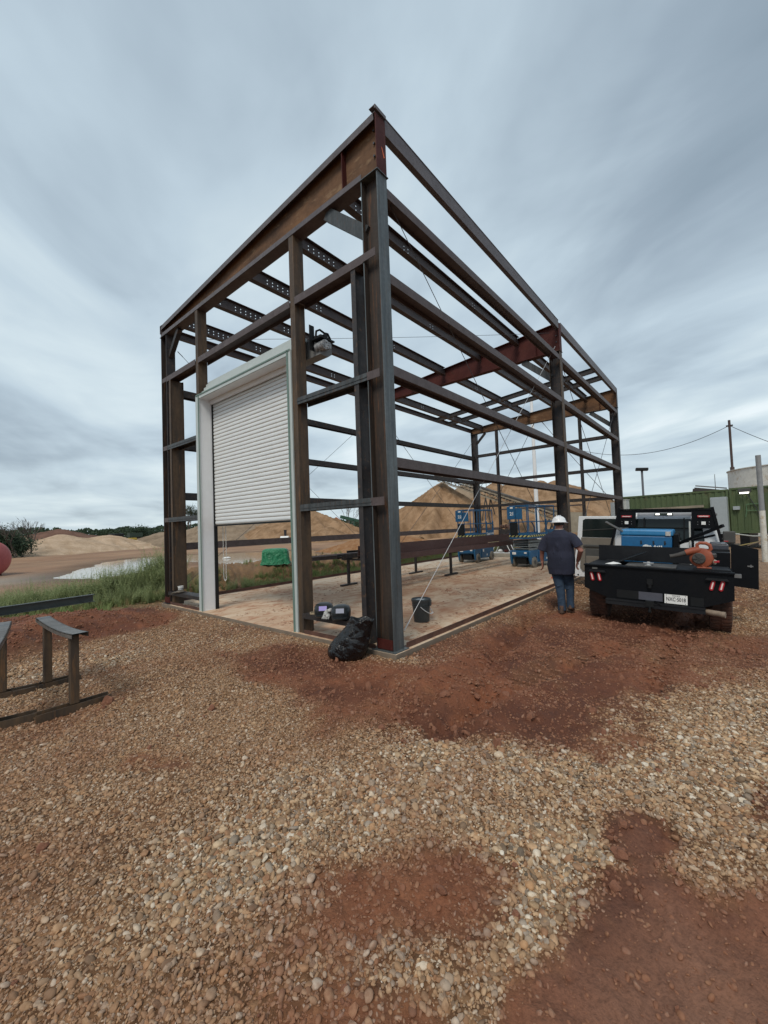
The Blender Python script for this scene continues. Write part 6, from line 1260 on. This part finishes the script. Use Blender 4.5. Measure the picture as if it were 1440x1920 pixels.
def weed_shape():
    v_, f_ = [], []
    for st in range(9):
        a0 = rv.uniform(0, 6.28); lean = rv.uniform(.1, .38); h_ = rv.uniform(.55, 1.0); p_ = Vector((0, 0, 0)); pts = []
        for k in range(9): f__ = k/8; pts.append(Vector((cos(a0)*lean*f__**1.4+rv.gauss(0, .012), sin(a0)*lean*f__**1.4+rv.gauss(0, .012), h_*f__)))
        for k in range(8):
            o_ = len(v_); w_ = .004*(1-k/9)+.0012; d_ = Vector((-sin(a0), cos(a0), 0)); v_ += [pts[k]-d_*w_, pts[k]+d_*w_, pts[k+1]+d_*w_, pts[k+1]-d_*w_]; f_.append((o_, o_+1, o_+2, o_+3))
            for j in range(5 if k > 0 else 2):
                b0 = rv.uniform(0, 6.28); L_ = rv.uniform(.05, .12)*(1.15-k/10); q0 = pts[k].lerp(pts[k+1], rv.random()); dr_ = Vector((cos(b0), sin(b0), rv.uniform(-.1, .9))).normalized(); sd__ = dr_.cross(Vector((0, 0, 1))).normalized()*L_*rv.uniform(.09, .16)
                o_ = len(v_); v_ += [q0, q0+dr_*L_*.5+sd__, q0+dr_*L_+Vector((0, 0, -.02)), q0+dr_*L_*.5-sd__]; f_.append((o_, o_+1, o_+2, o_+3))
    return v_, f_
def grass_shape(nb=26, h=1.0):
    v_, f_ = [], []
    for k in range(nb):
        a0 = rv.uniform(0, 6.28); r_ = rv.uniform(0, .35); c0 = Vector((r_*cos(a0), r_*sin(a0), 0)); b0 = rv.uniform(0, 6.28); L_ = h*rv.uniform(.5, 1); ln = rv.uniform(.1, .5)*L_; w_ = .02; d_ = Vector((cos(b0), sin(b0), 0)); s_ = Vector((-sin(b0), cos(b0), 0))
        o_ = len(v_); v_ += [c0-s_*w_, c0+s_*w_, c0+d_*ln*.3+s_*w_*.7+Vector((0, 0, L_*.6)), c0+d_*ln*.3-s_*w_*.7+Vector((0, 0, L_*.6)), c0+d_*ln+Vector((0, 0, L_))]; f_ += [(o_, o_+1, o_+2, o_+3), (o_+3, o_+2, o_+4)]
    return v_, f_
for k in range(4): proto('weed_shape', *weed_shape(), LW, wl, False)
for k in range(4): proto('grass_shape', *grass_shape(), (LG, LG, LG, LD)[k], gl_, False)
def place(x, y, s, name, coll, label, tilt=.12):
    n_ = len(x); scatter(name, np.stack([x, y, height(x, y)-.01], 1), np.stack([rng.normal(0, tilt, n_), rng.normal(0, tilt, n_), rng.uniform(0, 6.28, n_)], 1), s[:, None]*rng.uniform(.85, 1.15, (n_, 3)), {}, coll, label)
# weed bank left of the building
xs_, ys_, ss_ = [], [], []
def clump(cx, cy, rx, ry, n_, s0, s1):
    a0 = rng.uniform(0, 6.28, n_); r_ = np.sqrt(rng.uniform(0, 1, n_)); xs_.append(cx+rx*r_*np.cos(a0)); ys_.append(cy+ry*r_*np.sin(a0)); ss_.append(rng.uniform(s0, s1, n_)*(1.1-.45*r_))
clump(-1.9, 9.9, 1.3, .8, 170, .45, .85); clump(-.5, 9.6, 1.1, .8, 150, .55, 1.15); clump(-3.4, 10.0, 1.0, .7, 60, .35, .55); clump(.6, 9.5, .7, .8, 100, .7, 1.2); clump(.9, 9.2, .5, .6, 50, .8, 1.35); clump(-4.6, 10.4, 1.0, .8, 40, .3, .5)
clump(-.6, 8.6, .9, .5, 60, .3, .6); clump(.2, 8.2, .6, .4, 40, .35, .7); clump(-2.6, 8.9, 1.2, .5, 60, .3, .6); clump(1.6, 8.3, .8, .4, 60, .35, .6); clump(2.5, 7.75, .6, .3, 40, .35, .55); clump(3.5, 7.6, .9, .2, 30, .25, .4); clump(16, 7.6, 3.2, 1.2, 60, .4, .7); clump(21, 9, 4, 2, 60, .6, 1.0); clump(19.5, .8, 1.2, 1.0, 20, .9, 1.5)
place(np.concatenate(xs_), np.concatenate(ys_), np.concatenate(ss_), 'weeds', wl, 'tall leafy weeds growing beside the building')
n_ = 9000; x = rng.uniform(-6, 16, n_); y = rng.uniform(7.3, 12.5, n_); dns = sstep(.40, .58, fbm(x*.8, y*.8, 4, 201))*np.where(x < 1, 1, np.where(y < 7.9, .75, .06)); k = rng.uniform(0, 1, n_) < dns; x, y = x[k], y[k]
x2 = rng.uniform(3, 24, 3000); y2 = rng.uniform(7.3, 8.6, 3000)+np.clip((x2-10)*.25, 0, 4)*rng.uniform(0, 1, 3000); x = np.concatenate([x, x2]); y = np.concatenate([y, y2])
place(x, y, rng.uniform(.10, .26, len(x)), 'grass', gl_, 'low green grass along the left side of the building', .2)
# trees
bark = mat_two('grey_bark', (.07, .055, .045), (.13, .105, .09), 3)
def tree(name, label, loc, H, leaf, seed, spread=.5, nleaf=0, lr=.3, levels=5, trunk=.12, grp=None, ls=.16, cat='tree'):
    tr_ = thing(name, label, cat, loc, 0, grp); R_ = random.Random(seed); b = MB(); ends = []
    def grow(p_, d_, L_, r_, lv):
        q_ = p_+d_*L_; mid = p_.lerp(q_, .5)+Vector((R_.gauss(0, .06), R_.gauss(0, .06), R_.gauss(0, .03)))*L_; b.tube([p_, mid, q_], [r_, r_*.82, r_*.66], 5 if lv > 1 else 7)
        if lv >= levels-2: ends.append((mid, q_))
        if lv < levels:
            for k in range(R_.choice((2, 3)) if lv > 0 else 4):
                a0 = R_.uniform(0, 6.28); nd = (d_+Vector((cos(a0), sin(a0), R_.uniform(-.1, .4)))*spread*R_.uniform(.6, 1.2)).normalized(); grow(p_.lerp(q_, R_.uniform(.55, 1)) if k else q_, nd, L_*R_.uniform(.62, .82), r_*.60, lv+1)
    grow(Vector((0, 0, 0)), Vector((.03, .02, 1)), H*.30, trunk, 0); b.build('trunk', bark, tr_, smooth=True)
    if nleaf:
        v_, f_ = [], []
        for k in range(nleaf):
            a_, c_ = R_.choice(ends); q_ = a_.lerp(c_, R_.random())+Vector((R_.gauss(0, lr), R_.gauss(0, lr), R_.gauss(0, lr*.8))); u_ = Vector((R_.gauss(0, 1), R_.gauss(0, 1), R_.gauss(0, 1))).normalized(); w_ = u_.orthogonal().normalized(); s_ = ls*R_.uniform(.6, 1.3); o_ = len(v_)
            v_ += [q_-u_*s_, q_+w_*s_*.6, q_+u_*s_, q_-w_*s_*.6]; f_.append((o_, o_+1, o_+2, o_+3))
        me = bpy.data.meshes.new('crown'); me.from_pydata([tuple(q_) for q_ in v_], [], f_); me.materials.append(leaf); o = bpy.data.objects.new('crown', me); col.objects.link(o); o.parent = tr_
    return tr_
tree('bushy_tree', 'dense dark green tree at the far left edge behind the red tank', (1.7, 45.6, -.2), 3.4, LT, 1, .55, 6000, .42, 4, .14, None, .085)
tree('bushy_tree', 'lower dark bush right of the dense tree at the far left', (3.0, 45.3, -.2), 2.3, LT, 2, .6, 3000, .4, 4, .12, None, .08)
tree('bare_tree', 'bare tree with wide branches just right of the dark tree at the left', (3.1, 47.0, -.2), 4.2, None, 14, .55, 0, .3, 5, .09)
tree('bare_tree', 'thin leaning bare tree nearest the pale sand pile', (3.9, 46.5, -.2), 4.6, None, 8, .36, 0, .3, 5, .08)
tree('bare_tree', 'small bare tree standing inside the dark foliage at the left edge', (2.4, 44.6, -.2), 3.7, None, 23, .5, 0, .3, 5, .07)
tree('leafy_tree', 'open crowned leafy tree beyond the stockpile left of the white door jamb', (23.5, 57.6, 1.0), 5.6, leafmat('open_tree_leaf', (.035, .05, .025), (.07, .09, .045)), 5, .62, 1800, .22, 5, .11, None, .085)
tree('bare_tree', 'bare spreading tree beyond the green feeder machine', (58, 58.5, -.2), 9.0, None, 31, .60, 0, .3, 6, .13)
tree('leafy_tree', 'round topped tree standing above the far treeline left of the frame', (41, 128, -.2), 5.2, LT, 9, .75, 3500, .8, 4, .25, None, .22)
# far treeline: one continuous wood
v_, f_ = [], []; n_ = 90000; ba = rng.uniform(-.6, 2.4, n_)
for a0 in ba:
    pass
hh_ = 4.2+3.0*fbm(ba*18, ba*0, 4, 301)+2.0*(fbm(ba*70, ba*0, 3, 303)-.5)
rr2 = rng.uniform(232, 275, n_); zz = rng.uniform(0, 1, n_)**.7*hh_*1.18-.5; cx_ = CAM.x+rr2*np.cos(ba); cy_ = CAM.y+rr2*np.sin(ba); sz_ = rng.uniform(.28, .75, n_)
u_ = rng.normal(0, 1, (n_, 3)); u_ /= np.linalg.norm(u_, axis=1)[:, None]; w_ = np.cross(u_, rng.normal(0, 1, (n_, 3))); w_ /= np.linalg.norm(w_, axis=1)[:, None]; c0 = np.stack([cx_, cy_, zz], 1)
V_ = np.stack([c0-u_*sz_[:, None], c0+w_*sz_[:, None]*.8, c0+u_*sz_[:, None], c0-w_*sz_[:, None]*.8], 1).reshape(-1, 3)
me = bpy.data.meshes.new('treeline'); me.from_pydata(V_.tolist(), [], np.arange(n_*4).reshape(-1, 4).tolist()); me.materials.append(LT); o = bpy.data.objects.new('treeline', me); col.objects.link(o); tag(o, 'dark green wood along the horizon', None, None, 'stuff')
